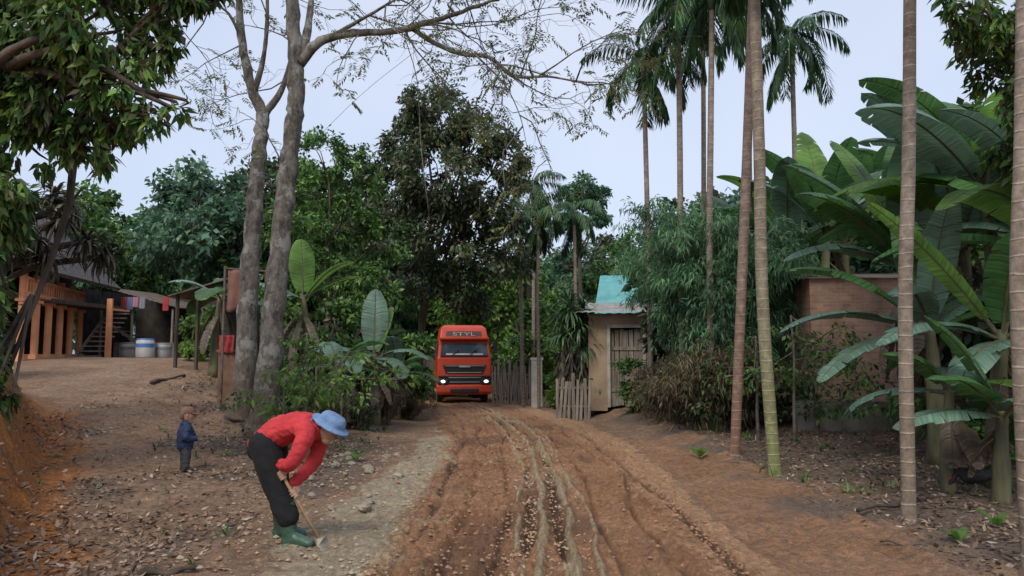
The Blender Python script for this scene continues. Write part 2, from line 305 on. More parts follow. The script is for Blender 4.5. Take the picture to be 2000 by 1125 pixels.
def soil(name,base,base2,cp,cg,cb,s1=1.2,ro=.88):
    m,n,l,b=newmat(name); tc=n.new('ShaderNodeTexCoord'); at=n.new('ShaderNodeAttribute'); at.attribute_name='mask'; sp=n.new('ShaderNodeSeparateColor'); l.new(at.outputs['Color'],sp.inputs[0])
    n1=noise(n,l,s1,tc.outputs['Object'],8,.7); n2=noise(n,l,12,tc.outputs['Object'],6,.75); n3=noise(n,l,60,tc.outputs['Object'],4,.8)
    r=ramp(n,[(.35,base),(.65,base2)]); l.new(n1.outputs[0],r.inputs[0]); cur=r.outputs[0]
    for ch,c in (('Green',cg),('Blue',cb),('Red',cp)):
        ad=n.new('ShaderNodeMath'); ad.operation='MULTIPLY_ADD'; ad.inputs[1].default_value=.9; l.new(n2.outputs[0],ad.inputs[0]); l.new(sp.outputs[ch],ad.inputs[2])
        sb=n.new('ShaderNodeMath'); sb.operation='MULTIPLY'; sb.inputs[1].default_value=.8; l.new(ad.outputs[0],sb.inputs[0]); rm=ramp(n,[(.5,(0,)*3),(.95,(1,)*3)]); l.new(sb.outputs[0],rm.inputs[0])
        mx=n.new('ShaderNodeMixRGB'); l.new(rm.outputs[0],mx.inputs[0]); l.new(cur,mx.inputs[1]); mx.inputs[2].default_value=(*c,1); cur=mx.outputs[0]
    for q,lo,hi in ((n2,.52,1.35),(n3,.6,1.3)):
        r2=ramp(n,[(.32,(lo,)*3),(.68,(hi,)*3)]); l.new(q.outputs[0],r2.inputs[0]); cur=mult(n,l,cur,r2.outputs[0])
    l.new(cur,b.inputs['Base Color']); b.inputs['Roughness'].default_value=ro; b.inputs['Specular IOR Level'].default_value=.3
    bp=n.new('ShaderNodeBump'); bp.inputs['Strength'].default_value=1; bp.inputs['Distance'].default_value=.06; l.new(n2.outputs[0],bp.inputs['Height'])
    bq=n.new('ShaderNodeBump'); bq.inputs['Strength'].default_value=.9; bq.inputs['Distance'].default_value=.018; l.new(n3.outputs[0],bq.inputs['Height']); l.new(bp.outputs[0],bq.inputs['Normal']); l.new(bq.outputs[0],b.inputs['Normal'])
    return m
MG=soil('soil',(.25,.15,.09),(.38,.25,.16),(.42,.34,.23),(.47,.185,.055),(.2,.145,.105))
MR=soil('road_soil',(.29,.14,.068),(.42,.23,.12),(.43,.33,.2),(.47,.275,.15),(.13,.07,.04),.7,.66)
gridmesh('ground',X,Y,Z,(pale,np.maximum(orange,rd*.3),lit),MG)
yr=np.concatenate([np.arange(-3,4,.3),np.arange(4,22,.033),np.arange(22,62,.2)]); U,Yr=np.meshgrid(np.linspace(-1,1,170),yr)
Hw=hw(Yr)+.15+.35*(fbm(U*0+np.sign(U)*7,Yr*.9,4)-.5); Un=U*Hw; Xr=cx(Yr)+Un; nr=1-ss(24,40,Yr)
def ridge(u0,wd,am,s,dr=.16):
    c=u0+dr*(vn(Yr*.35,Yr*0,s)-.5)+.05*(vn(Yr*1.6,Yr*0,s+3)-.5); w_=wd*(.6+.9*vn(Yr*1.1,Yr*0,s+5))
    return am*np.exp(-((Un-c)/w_)**2)*ss(.22,.6,fbm(Un*3,Yr*1.6,s+9)+.08)*1.5
rg=ridge(-.44,.03,.035,21)+ridge(-.2,.04,.05,22)+ridge(.13,.045,.06,23)+ridge(.3,.03,.035,29)
edge=ridge(1.45,.05,.03,24,.3)+ridge(1.1,.03,.035,34,.3)+ridge(.85,.03,.03,35)+ridge(-1.2,.03,.03,36,.3)+ridge(-.8,.03,.03,46,.4)+ridge(.6,.03,.025,56,.4)
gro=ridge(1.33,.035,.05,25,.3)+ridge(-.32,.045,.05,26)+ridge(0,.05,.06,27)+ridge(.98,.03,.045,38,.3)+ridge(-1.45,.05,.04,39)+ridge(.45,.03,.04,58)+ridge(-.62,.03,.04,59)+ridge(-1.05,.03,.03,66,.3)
tread=((np.abs(Un+1.0)<.6)|(np.abs(Un-.75)<.4))*.02*np.sin((Yr+np.abs(Un*.6))*2*pi/.17)*ss(.35,.6,fbm(Un*2,Yr*1.2,8))
crumb=.09*(fbm(Un*6,Yr*6,31)-.5)+.055*(vn(Un*16,Yr*14,33)-.5)+.035*np.abs(vn(Un*24,Yr*24,37)-.5)
rough=.65+.65*(1-ss(-.5,.4,Un))
Zr=G0(Xr,Yr)+.004-.035*np.exp(-((np.abs(Un+.02)-1.0)/.5)**2)+(rg+edge-gro+tread+crumb*rough)*nr-.13*ss(.88,1,np.abs(U))+.01
pr=np.clip(ss(.2,.6,rg*15*(.5+.9*vn(Un*9,Yr*5,41)))*.8,0,1)*nr+.7*(1-ss(-.1,.3,Un+Hw-.35*(.2+fbm(Un*2,Yr*1.2,6))))*(1-ss(15,22,Yr))*ss(5,7,Yr)+.4*ss(.60,.68,fbm(Un*1.6+3,Yr*1.1,47))*(Un<.4)
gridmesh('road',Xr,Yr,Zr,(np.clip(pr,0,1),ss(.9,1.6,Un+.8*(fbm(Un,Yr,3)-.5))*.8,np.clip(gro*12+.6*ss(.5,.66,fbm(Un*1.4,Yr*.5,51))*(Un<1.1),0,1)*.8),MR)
hx=np.linspace(-260,260,90); hy=np.linspace(150,330,30); HX,HY=np.meshgrid(hx,hy)
HZ=20*np.exp(-((HX+10)/75)**2-((HY-240)/55)**2)+22*np.exp(-((HX+150)/70)**2-((HY-240)/55)**2)+20*np.exp(-((HX-140)/80)**2-((HY-240)/55)**2)+5*fbm(HX*.05,HY*.05,2)-5
gridmesh('hill',HX,HY,HZ,(0*HX,0*HX,0*HX),pmat('far_hill',(.15,.24,.28),(.22,.32,.37),.08,1,0))
rng=RS(5); N=70000; x=np.concatenate([rng.uniform(-9,-1.2,N//2),rng.uniform(2,11,N//2)]); y=4+ (rng.rand(N)**1.5)*17
tl_=cx(y)-hw(y)-x; tr_=x-cx(y)-hw(y); pr_=np.where(x<0,ss(.9,1.8,tl_-.3)*(.15+.85*ss(.40,.58,fbm(x*.9,y*.9,12)+.18*(y<8.5))),ss(1.2,2.6,tr_)*(.5+.5*ss(.4,.55,fbm(x,y,12)))); k=(rng.rand(N)<pr_*.9)
x=x[k];y=y[k];m=len(x); p=np.stack([x,y,G0(x,y)+gn(x,y)+.012+.015*rng.rand(m)],1)
d=nrm(np.stack([rng.randn(m),rng.randn(m),rng.randn(m)*.3],1)); nn=nrm(rng.randn(m,3)*.4+[0,0,1])
o=quads('fallen_leaves',leafq(p,d,nn,.04+.09*rng.rand(m)**1.5,.02+.035*rng.rand(m),-.1),LL); o['kind']='stuff'
mb=MB(); ico=[(0,0,1),(.9,0,.2),(.2,.9,.1),(-.8,.5,.15),(-.7,-.6,.2),(.3,-.9,.1)]
def clod(mb,p,s,m=0):
    v=[(p[0]+a*s*(.7+.6*rng.rand()),p[1]+b*s*(.7+.6*rng.rand()),p[2]+c*s*(.5+.4*rng.rand())-s*.15) for a,b,c in ico]; mb.add(v,[(0,1,2),(0,2,3),(0,3,4),(0,4,5),(0,5,1)],m)
for i in range(7500):
    y=4.3+13*rng.rand()**1.5; c=float(cx(y)); h=float(hw(y))
    u=rng.choice([-.42,-.16,.16,1.42,rng.uniform(-1.8,1.5),rng.uniform(-1.8,0),rng.uniform(-1.8,0),-h+.1])+rng.randn()*.09; xx=c+u
    pm=1 if (abs(u+.1)<.4 and rng.rand()<.5) or u<-1.65 else 0
    clod(mb,(xx,y,G(xx,y)+.012),.008+.022*rng.rand()**2.5,pm)
for i in range(1800):
    y=4.6+11*rng.rand()**1.4; xx=float(cx(y)-hw(y))-rng.rand()*2.2; clod(mb,(xx,y,G(xx,y)+float(gn(xx,y))+.01),.01+.03*rng.rand()**3,rng.randint(0,2))
o=mb.obj('mud_clods',[pmat('clod_red',(.22,.115,.06),(.36,.205,.115),9),pmat('clod_pale',(.3,.23,.15),(.44,.35,.24),9)]); o['kind']='stuff'
V=[]
for i in range(420):
    side_=rng.rand()<.5; y=5.5+15*rng.rand()
    xx=float(cx(y)-hw(y))-1.3-4*rng.rand()**2*1.2 if side_ else float(cx(y)+hw(y))+1.3+6*rng.rand()
    if y<9.5 and rng.rand()<.9: continue
    if side_ and rng.rand()<.5: continue
    V.append(rosette(rng,(xx,y,G(xx,y)),rng.randint(5,12),.08+.16*rng.rand(),.018,.3,1.4,1.2))
o=quads('weeds',np.concatenate(V),L1); o['kind']='stuff'
mb=MB()
for i in range(560):
    y=4.6+12*rng.rand()**1.3; xx=rng.choice([-1,1])*rng.uniform(3,8)+.4; a=rng.rand()*pi; q=.08+.3*rng.rand(); P=[]
    for t_,dz in ((0,.02),(.5,.04),(1,.02)): P.append((xx+cos(a)*q*t_,y+sin(a)*q*t_,G(xx+cos(a)*q*t_,y+sin(a)*q*t_)+float(gn(xx,y))+dz))
    mb.tube(P,[.005,.004,.003],4)
o=mb.obj('fallen_twigs',M['twig']); o['kind']='stuff'
# ---------- background trees
def rb(rng,z0,z1,R_,k):
    o=[]
    for i in range(k):
        h=rng.rand(); a=rng.rand()*2*pi; rr=R_*(.25+.5*rng.rand())*math.sin(pi*(.2+.7*h)); s=R_*(.35+.25*rng.rand()); o.append((rr*cos(a),rr*sin(a),z0+(z1-z0)*h,s,s,s*.8))
    return o
BG=[(60,36,330,0),(190,42,310,1),(130,55,330,0),(290,48,330,2),(385,40,252,0),(440,52,330,1),(520,46,275,3),(610,42,255,1),(690,44,290,3),(740,54,350,0),(800,60,430,1),(960,50,470,3),(1010,62,470,0),(1060,50,450,2),(1100,70,470,1),(1180,54,440,3),(1235,48,405,1),(1150,65,430,0),(1300,42,370,2),(1370,38,345,3),(1460,36,320,0),(1560,34,290,1),(1660,30,270,0),(1760,29,260,1),(1870,26,190,0),(1990,24,110,1),(2100,26,200,0),(-60,34,300,1),(850,75,490,0),(920,90,510,1),(330,62,380,3),(560,60,360,2),(2050,34,200,3)]
var=[]
for i,(lm,lab) in enumerate([(L3,'hazy blue green leafy tree behind the village houses'),(L1,'dense green broadleaf tree behind the houses'),(L5,'soft green bushy tree beside the lane'),(L2,'dark mottled leafy tree among the village trees')]):
    rg_=RS(40+i); q=[b for b in BG if b[3]==i][0]
    var.append(tree('background_tree',lab,gx(q[0],q[1]),q[1],6.5,.2,rb(rg_,2.6,8.6,3.4,11),lm,9500,.34,.19,seed=50+i,rel=True,group='trees behind the village houses',k=16,surf=.4))
used=set()
for px,d,ty,k in BG:
    H=W(px,ty,d)[2]-G(gx(px,d),d); s=H/10.6; x0=gx(px,d)
    if k not in used: used.add(k); var[k].scale=(s,)*3; var[k].location.z=G(x0,d)-.1; continue
    sweep_copy(var[k],[((x0,d,G(x0,d)-.1),s,px*.37)])
rg_=RS(8); bl=[]
for i in range(70):
    a=-1+2*i/69; d=78+14*rg_.rand(); bl.append((a*85,d,3+4*rg_.rand(),4.5,4,5))
o=quads('far_wood',leaves(rg_,bl,36000,.8,.5,k=14,surf=.3),L3); o['kind']='stuff'
# ---------- bushes
bv=[]
for i,(lm,nm,Lf,Wf,dr) in enumerate([(L1,'green leafy bush beside the dirt lane',.15,.085,.2),(L6,'dry brownish bush beside the dirt lane',.17,.035,.6),(L4,'light green bush beside the lane',.18,.085,.2),(L2,'dark mixed undergrowth bush',.15,.07,.3)]):
    rg_=RS(70+i); e=thing('bush',nm,'bush',(0,0,0),'bushes along the dirt lane'); mb=MB()
    for j in range(9):
        a=rg_.rand()*2*pi; mb.tube(spl([(0,0,0),(cos(a)*.2,sin(a)*.2,.5),(cos(a)*.6,sin(a)*.6,1.1+.5*rg_.rand())],3),[.02]*7,4)
    mb.obj('stems',M['twig'],e); quads('foliage',leaves(rg_,[(*(rg_.randn(3)*[.5,.5,.3]+[0,0,.8]),.5,.5,.42) for _ in range(8)],3300,Lf,Wf,droop=dr,k=10,surf=.3),lm,e); bv.append(e)
BU=[(575,17.5,.7,0),(620,18.5,.9,1),(665,20,1.1,3),(715,23,1.1,1),(600,22,1.4,0),(650,25,1.6,3),(740,27,1.2,0),(775,31,1.3,3),(700,28,1.8,0),(790,38,2.0,2),(560,26,1.4,2),(500,27,1.3,0),(395,24,.8,2),(430,28,1.3,0),(370,40,1.8,2),(930,48,3,2),(880,50,3,0),(985,44,2.3,2),(1000,37,1.5,0),(1070,38,1.6,2),(1090,42,2.2,0),(1040,44,2.4,2),(1130,42,2.6,0),(1120,30,1.0,2),(1320,18.8,.9,1),(1370,17.8,.9,1),(1410,16.8,.9,3),(1460,18,1.1,1),(1500,17.5,.9,3),(1275,22.4,.9,0),(1290,20.6,.85,1),(1850,15.5,.9,0),(1930,14.5,1.0,3),(1990,12.5,.9,0),(1400,22,2.2,3),(1480,23,2.4,0),(1880,19,2.2,3),(1970,18,2.3,0),(2050,14,2.2,3),(1330,27,2.2,0),(-160,11.5,1.0,0),(-110,10.5,.7,3),(-130,14,.9,1),(-180,18,1.6,0),(850,60,4,2),(1000,56,3.5,0),(1440,28,3,3),(1560,29,3,0),(640,15.8,.45,1),(700,17.2,.5,3),(760,20,.6,1),(800,24,.6,1),(1215,32,1.6,0),(540,16.8,.5,0),(750,24.5,1.3,0),(790,27,1.0,3),(1180,25.5,1.2,0)]
first=set()
for px,d,s,k in BU:
    x0=gx(px,d); z=G(x0,d)-.05
    if k not in first: first.add(k); bv[k].location=(x0,d,z); bv[k].scale=(s,)*3; continue
    sweep_copy(bv[k],[((x0,d,z),(s,s,s*(.8+.4*rng.rand())),px)])
tree('large_leafy_tree','tall dense tree with dark green and purplish leaves by the lane',gx(800,29),29,6.0,.16,
 [pb(*a) for a in [(860,235,27,72),(800,285,27.5,55),(935,265,27,62),(985,310,26.5,45),(870,350,26,85),(790,390,27.5,55),(965,400,27,65),(880,465,26.5,80),(965,500,27,55),(830,540,27,45),(905,560,27.5,50),(820,215,27,40),(770,330,27,35),(930,590,28,40,25)]],L2,32000,.19,.1,seed=3,lean=(1.1,-1.5),k=20)
tree('leafy_tree','green tree with light leaves behind the banana plants',gx(640,24),24,4.2,.12,[pb(*a) for a in [(630,310,24,50),(690,350,24.5,55),(600,370,24,45),(660,440,24,55),(740,470,25,55),(570,470,23,45),(720,560,24,45),(640,540,24,45)]],L1,11000,.17,.08,seed=4,k=16)
tree('leafy_tree','light green tree overhanging the lane behind the truck',gx(1030,44),44,8,.16,[pb(*a) for a in [(930,570,44,60),(1000,560,45,60),(900,600,44,40),(1060,600,46,60),(975,620,44,40)]],L4,7000,.32,.16,seed=6)
tree('umbrella_tree','slim tree with a small rounded crown beyond the gate',gx(1135,44),44,9.5,.14,[pb(*a) for a in [(1140,372,44,38,26),(1110,390,44,26,22),(1170,395,44,28,24),(1145,420,44,45,26),(1110,440,44,25,20)]],L3,5500,.26,.15,seed=7)
tree('overhanging_tree','large glossy leaved tree leaning over the earth bank',gx(-110,9.6),9.6,5.2,.2,[pb(*a) for a in [(50,50,9.5,120),(180,50,9,95),(270,10,9.5,70),(120,170,9.5,95),(225,170,9,62),(285,235,9,38,30),(50,270,9.8,85),(170,270,9.5,60),(230,250,9.6,45),(10,390,9.8,45),(-60,150,9.5,120),(-60,400,9.5,100),(-25,560,9.8,30,70),(360,-30,9,70,60),(310,90,9.2,45),(-20,680,10,30,70),(0,770,10,25,40),(340,215,9,20,14)]],L7,16500,.16,.07,seed=9,droop=.9,k=16)
tree('overhanging_tree','leafy tree with yellowish leaves above the banana plants',gx(2130,10),10,5.5,.16,[pb(*a) for a in [(1960,60,10,75),(1880,20,10,50),(2040,200,10,90),(1950,150,10.5,50),(2080,330,10.5,90),(1985,300,11,50)]],L7,6000,.15,.065,seed=10,droop=.8)
e=thing('screw_palm','dark drooping spiky leaved plant beside the stilt house','plant',(gx(-60,13),13,G(gx(-60,13),13))); bz=np.array(e.location); mb=MB(); V=[]
for px,py,d in [(50,395,13),(120,430,13),(20,440,12.6),(170,470,13.6),(70,465,13.2),(205,500,14),(110,380,13.5),(5,480,12.6),(140,400,13.3),(90,500,13.4)]:
    c=W(px,py,d)-bz; mb.tube(spl([(0,0,0),c*[.3,.3,.75],c],4),[.06]*8+[.05],6); V.append(rosette(rng,c,60,.6,.06,-1.0,1.0,1.5))
mb.obj('trunk',M['barkd'],e); quads('leaves',np.concatenate(V),L8,e)
# ---------- two big foreground trees
def sparse(rng,mb,LV,a,dirv,Ln,r,dep):
    p=[a]; d=np.array(dirv,float)
    for i in range(5): d=nrm(d+rng.randn(3)*.22+[0,0,-.05]); p.append(p[-1]+d*Ln/5)
    mb.tube(p,np.linspace(r,r*.35,6),4)
    if dep>0:
        for i in (2,3,4,5): sparse(rng,mb,LV,p[i],nrm(d+rng.randn(3)*.8),Ln*.5,r*.45,dep-1)
    else:
        q=nrm(d+rng.randn(3)*.3); m=16; tt=np.repeat(np.linspace(.15,1,m//2),2)[:,None]; s=nrm(np.cross(q,[0,0,1.]))*np.tile([1,-1],m//2)[:,None]
        if rng.rand()<.85: LV.append(leafq(p[3]+q*tt*Ln*.8,nrm(s+q*.5+rng.randn(m,3)*.2),np.tile([0,0,1.],(m,1)),.08+.04*rng.rand(m),.036+0*rng.rand(m),.3))
def bigtree(label,base,stems,seed):
    rng=RS(seed); e=thing('tall_tree',label,'tree',base,'tall grey trees by the side path'); b=np.array(base); mb=MB(); LV=[]; tw=MB()
    for pts,rad,twigs in stems:
        P=spl([W(*q)-b for q in pts],10 if max(rad)>.2 else 6); 
        if max(rad)>.1: P=P+rng.randn(*P.shape)*.012
        mb.tube(P,lerpr(rad,len(P))*(1+.05*rng.randn(len(P))),16 if max(rad)>.1 else 6,wob=.09,rng=rng)
        for i in range(twigs):
            k=rng.randint(len(P)//3,len(P)); t=nrm(P[min(k+1,len(P)-1)]-P[k-1]); sparse(rng,tw,LV,P[k],nrm(t*.8+rng.randn(3)*.7+[0,0,.1]),1.3+1.2*rng.rand(),.018,2)
    mb.v+=tw.v; mb.f+=[tuple(i+mb.n for i in f) for f in tw.f]; mb.m+=tw.m; mb.t+=tw.t; mb.n+=tw.n
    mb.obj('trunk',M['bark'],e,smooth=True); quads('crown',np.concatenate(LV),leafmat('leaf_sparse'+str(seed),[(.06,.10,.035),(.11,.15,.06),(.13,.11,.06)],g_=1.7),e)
xA=gx(470,15.6); bA=(xA,15.6,G(xA,15.6)-.12); xB=gx(515,14.6); bB=(xB,14.6,G(xB,14.6)-.12)
bigtree('tall grey forked tree with a mottled trunk beside the path',bA,[
 ([(464,842,15.6),(476,770,15.6),(490,500,15.7),(503,340,15.8),(514,222,15.9)],[.40,.23,.19,.16,.145],0),
 ([(514,226,15.9),(488,160,15.8),(472,70,15.7),(464,-60,15.6),(455,-200,15.5)],[.13,.1,.085,.07,.05],5),
 ([(514,226,15.9),(545,185,16),(562,140,16.2),(575,80,16.4)],[.1,.075,.06,.04],1),
 ([(497,180,15.8),(515,110,15.7),(522,30,15.6),(520,-80,15.6)],[.07,.05,.04,.03],4),
 ([(474,80,15.7),(440,20,15.4),(380,5,15),(300,20,14.6)],[.04,.03,.02,.012],6)],11)
bigtree('tall grey tree with a long branch reaching over the lane',bB,[
 ([(508,866,14.6),(520,790,14.6),(545,500,14.7),(566,300,14.8),(578,180,14.8),(574,60,14.8),(560,-120,14.8)],[.46,.26,.195,.18,.175,.14,.1],3),
 ([(586,125,14.8),(625,80,14.8),(690,65,14.7),(775,60,14.5),(850,40,14.2),(930,12,14),(1010,-15,13.8)],[.12,.09,.075,.065,.05,.035,.02],10),
 ([(800,52,14.5),(845,82,14.4),(900,105,14.3),(955,112,14.2),(1005,148,14),(1075,150,13.8),(1150,165,13.6)],[.055,.05,.045,.04,.035,.022,.01],9),
 ([(590,110,14.8),(602,50,15),(612,-30,15.2),(625,-120,15.3)],[.1,.08,.06,.05],4),
 ([(930,108,14.2),(985,165,14.2),(1015,225,14.3),(1030,290,14.4)],[.02,.014,.01,.006],2),
 ([(790,70,14.5),(815,160,14.6),(822,280,14.7),(838,420,14.8)],[.012,.01,.01,.008],0),
 ([(640,75,14.8),(720,30,14.4),(790,-10,14),(900,-60,13.6)],[.05,.035,.02,.012],9)],12)
# ---------- palms
def frond(rng,c,az,el,L,n=24,curl=1.5,lw=.055,ll=.62):
    p=np.array(c,float); out=[]; seg=9; P=[p.copy()]; D=[]
    for i in range(seg):
        d=np.array([cos(az)*cos(el),sin(az)*cos(el),sin(el)]); D.append(d); p=p+d*L/seg; P.append(p.copy()); el-=curl/seg
    D.append(D[-1]); P=np.array(P);D=np.array(D); t=np.linspace(.12,1,n); ii=t*seg; k=np.minimum(ii.astype(int),seg-1); fr=(ii-k)[:,None]; Q=P[k]*(1-fr)+P[k+1]*fr; dd=D[k]
    s=np.array([-sin(az),cos(az),0]); prof=ll*np.sin(pi*(.12+.8*t))**.7
    for sg in (1,-1):
        d=nrm(s*sg*1.0+dd*.7+[0,0,-.75]+rng.randn(n,3)*.16); out.append(leafq(Q,d,nrm(np.tile([0,0,1.],(n,1))+dd*.3),prof*(.85+.3*rng.rand(n)),np.full(n,lw),.3))
    w=.02; out.append(np.stack([P[:-1]-s*w,P[:-1]+s*w,P[1:]+s*w*.7,P[1:]-s*w*.7],1)); return np.concatenate(out)
def palm(label,pts,r,mt,seed,nf=10,L=2.0,nm='areca_palm'):
    rng=RS(seed); x,y=gx(pts[0][0],pts[0][2]),pts[0][2]; z=G(x,y)-.08; b=np.array([x,y,z]); e=thing(nm,label,'palm tree',b,'slender areca palms beside the lane')
    Q=[np.zeros(3)]+[W(*q)-b for q in pts[1:]]; P=spl(Q,7); mb=MB(); rr=lerpr([r*1.0,r,r*.92,r*.85],len(P)); mb.tube([P[0],P[0]+(P[1]-P[0])*.12,P[0]+(P[1]-P[0])*.3,*P[1:]],[r*1.6,r*1.25,r*1.05,*rr[1:]],12,wob=.03,rng=rng); mb.obj('trunk',mt,e,smooth=True)
    top=P[-1]
    mb=MB(); mb.tube([top,top+[0,0,.4],top+[0,0,.8]],[r*1.15,r*1.2,r*.5],10); mb.obj('crownshaft',PSH,e,smooth=True)
    V=[frond(rng,top+[0,0,.75],2*pi*i/nf*2.4+rng.rand()*.4,1.25-1.9*(i/nf)+rng.randn()*.12,L*(.85+.3*rng.rand()),curl=1.5+.4*rng.rand(),n=46) for i in range(nf)]
    V+=[frond(rng,top+[0,0,.4],rng.rand()*6.3,-.9,L*.85,curl=.6,n=36) for i in range(4)]
    quads('fronds',np.concatenate(V),LP,e)
palm('tall areca palm with a green ringed trunk on leaf litter',[(1505,910,11.2),(1490,600,11.2),(1483,300,11.2),(1474,0,11.2),(1468,-180,11.2)],.092,PT2,1)
palm('tall areca palm with a reddish ringed trunk leaning slightly',[(1428,870,13.3),(1447,600,13.2),(1459,300,13.1),(1470,0,13),(1478,-130,13)],.09,PT3,2)
palm('tall areca palm with a pale ringed trunk on dry leaves',[(1757,1000,8.3),(1768,600,8.3),(1775,300,8.3),(1777,0,8.3),(1780,-300,8.3)],.075,PT1,3)
palm('pale areca palm trunk at the edge of the litter',[(1988,1095,6.2),(1994,600,6.2),(2000,300,6.2),(2003,0,6.2),(2005,-500,6.2)],.08,PT1,4)
palm('distant areca palm with hanging fronds beside the hut',[(1270,790,22),(1268,560,22),(1264,400,22),(1259,210,22),(1258,160,22)],.08,PT1,5,12,2.0)
palm('areca palm with a tall grey trunk near the bamboo',[(1332,790,20),(1330,560,20),(1328,300,20),(1326,130,20),(1326,70,20)],.085,PT1,6,11,2.1)
palm('areca palm rising behind the bamboo thicket',[(1385,790,18),(1386,500,18),(1388,250,18),(1390,80,18),(1390,20,18)],.08,PT1,7,12,2.2)
palm('areca palm with a slender trunk above the bananas',[(1555,790,24),(1554,500,24),(1552,300,24),(1548,150,24),(1548,110,24)],.085,PT1,8,13,2.5)
palm('slender areca palm rising out of the bamboo',[(1374,790,22),(1375,500,22),(1374,200,22),(1372,40,22),(1372,-40,22)],.075,PT1,9,10,2.2)
palm('areca palm with dense dark fronds near the bamboo',[(1470,790,21),(1466,500,21),(1462,200,21),(1460,60,21),(1460,-5,21)],.08,PT1,10,12,2.4)
palm('small feathery palm beyond the gate',[(1040,740,36),(1042,640,36),(1042,520,36),(1042,410,36),(1042,390,36)],.09,PT1,12,12,2.2)
palm('small feathery palm beyond the gate',[(1125,740,38),(1126,640,38),(1124,560,38),(1122,450,38),(1122,440,38)],.09,PT1,13,12,2.4)
palm('slim palm standing by the gate post',[(1022,760,31),(1020,680,31),(1018,600,31),(1016,520,31),(1016,500,31)],.08,PT1,14,9,1.6)
palm('slim palm standing by the gate post',[(1052,765,30),(1052,690,30),(1050,600,30),(1051,480,30),(1051,450,30)],.07,PT1,15,9,1.6)
# ---------- bananas
def bleaf(mb,rng,base,az,el,L,Wd,curl,mi=0,tear=.6):
    n=30; p=np.array(base,float); P=[];D=[]; e=el
    for i in range(n+1):
        t=i/n; d=np.array([cos(az)*cos(e),sin(az)*cos(e),sin(e)]); P.append(p.copy()); D.append(d); p=p+d*L/n; e-=curl/n*(.3+1.4*t)
    s=np.array([-sin(az),cos(az),0]); t0=.16
    mb.tube(P,np.linspace(.03,.006,n+1)*min(Wd,.6)/.55,5,1,side=s)
    off=rng.rand()*50
    for sg in (1,-1):
        phi=rng.uniform(.0,.5); i=int(n*t0)
        while i<n:
            g=rng.randint(2,11) if tear>0 else n; j=min(n,i+g); ph=phi+rng.uniform(-.25,.5)*tear; V=[];T=[]
            for k in range(i,j+1):
                t=(k/n-t0)/(1-t0); w=Wd/2*(max(0,math.sin(pi*min(1,t*.93+.07)))**.45)*(1 if t<.98 else .2)
                up=nrm(np.cross(D[k],s)); 
                if up[2]<0: up=-up
                dr=D[k]*.12*w
                m1=P[k]+s*sg*w*.5*cos(.15)+up*w*.10+dr*.5; m2=P[k]+s*sg*w*(.5+.5*cos(ph))+up*(w*.1-w*.5*sin(ph))+dr+np.array([0,0,-.15*w*tear])
                V+=[P[k],m1,m2]; T+=[off+k/n*L,off+k/n*L-.1*w,off+k/n*L-.25*w]
            if j<n and tear>0: V[-1]=V[-1]*1.0-D[j]*L/n*.35
            f=[]
            for k in range(j-i): a=k*3; f+=[(a,a+1,a+4,a+3),(a+1,a+2,a+5,a+4)]
            mb.add(V,f,mi,T); i=j
def banana(label,px,d,h,r,lv,seed,dry=4,cat='banana plant',wk=1.2):
    rng=RS(seed); x=gx(px,d); b=(x,d,G(x,d)-.08); e=thing('banana_plant',label,cat,b,'banana plants around the houses')
    mb=MB(); lx=rng.randn(2)*.15*h*.3; P=spl([(0,0,0),(lx[0]*.3,lx[1]*.3,h*.5),(lx[0],lx[1],h)],5); mb.tube(P,lerpr([r*1.3,r,r*.55],len(P)),10,wob=.15,rng=rng); mb.obj('stem',MBS,e,smooth=True)
    mb=MB(); top=P[-1]
    for (az,el,L,wd,cu,mi) in lv: bleaf(mb,rng,top-[0,0,.15],radians(az),radians(el),L,wd*wk,cu,mi+0,.65 if mi!=2 else .25)
    mb.obj('leaves',[MB1,MBS,MB2,MB3],e,smooth=True)
    if dry:
        mb=MB()
        for i in range(dry): bleaf(mb,rng,top-[0,0,.2+.5*rng.rand()*h*.3],rng.rand()*6.3,-.6-.5*rng.rand(),h*.6,.28,.7,0,1.2)
        mb.obj('dry_leaves',[MBD,MBD],e,smooth=True)
def rl(seed,n,L,wd,e0=15,e1=80,mats=(0,0,3,2),cu=1.3):
    r_=RS(seed); return [(r_.rand()*30+i*137.5,e0+(e1-e0)*((i+.5)/n),L*(.8+.35*r_.rand()),wd*(.85+.3*r_.rand()),cu*(.7+.6*r_.rand()),mats[r_.randint(len(mats))]) for i in range(n)]
banana('huge banana plant with broad upright leaves by the brick house',1780,15,3.6,.17,[(120,72,3.6,.8,.5,2),(170,58,3.4,.8,.7,0),(60,80,3.4,.8,.4,0),(200,45,3.2,.75,.9,0),(250,75,3.0,.75,.7,3),(330,62,3.4,.8,.9,0),(20,50,3.2,.75,1.1,2),(185,28,2.8,.65,1.2,3),(280,35,2.8,.65,1.3,3)],21)
banana('tall banana plant with dark torn leaves',1650,25,5.4,.17,rl(22,11,3.8,.85,20,85),22)
banana('tall banana plant with dark torn leaves',1880,14.5,4.2,.17,rl(23,11,3.3,.8,15,85),23)
banana('banana plant with a bright upright leaf',1930,10.2,2.2,.13,[(165,58,2.6,.62,.35,2),(190,20,2.0,.5,1.1,3),(215,-5,1.5,.45,1.0,3),(30,60,2.2,.5,.9,0),(300,40,1.8,.5,1.2,0),(250,65,1.9,.5,.9,0),(350,20,1.8,.5,1.2,3)],24)
banana('banana plant with long pale leaves arching over the litter',1820,12.2,2.35,.13,[(178,22,2.6,.55,1.1,3),(195,-2,2.4,.5,.9,3),(150,50,2.6,.6,1.1,0),(230,40,2.2,.55,1.3,3),(20,40,2.3,.55,1.2,3),(320,30,2.2,.55,1.3,0),(80,75,2.5,.6,.6,0),(270,80,2.3,.6,.5,3)],25)
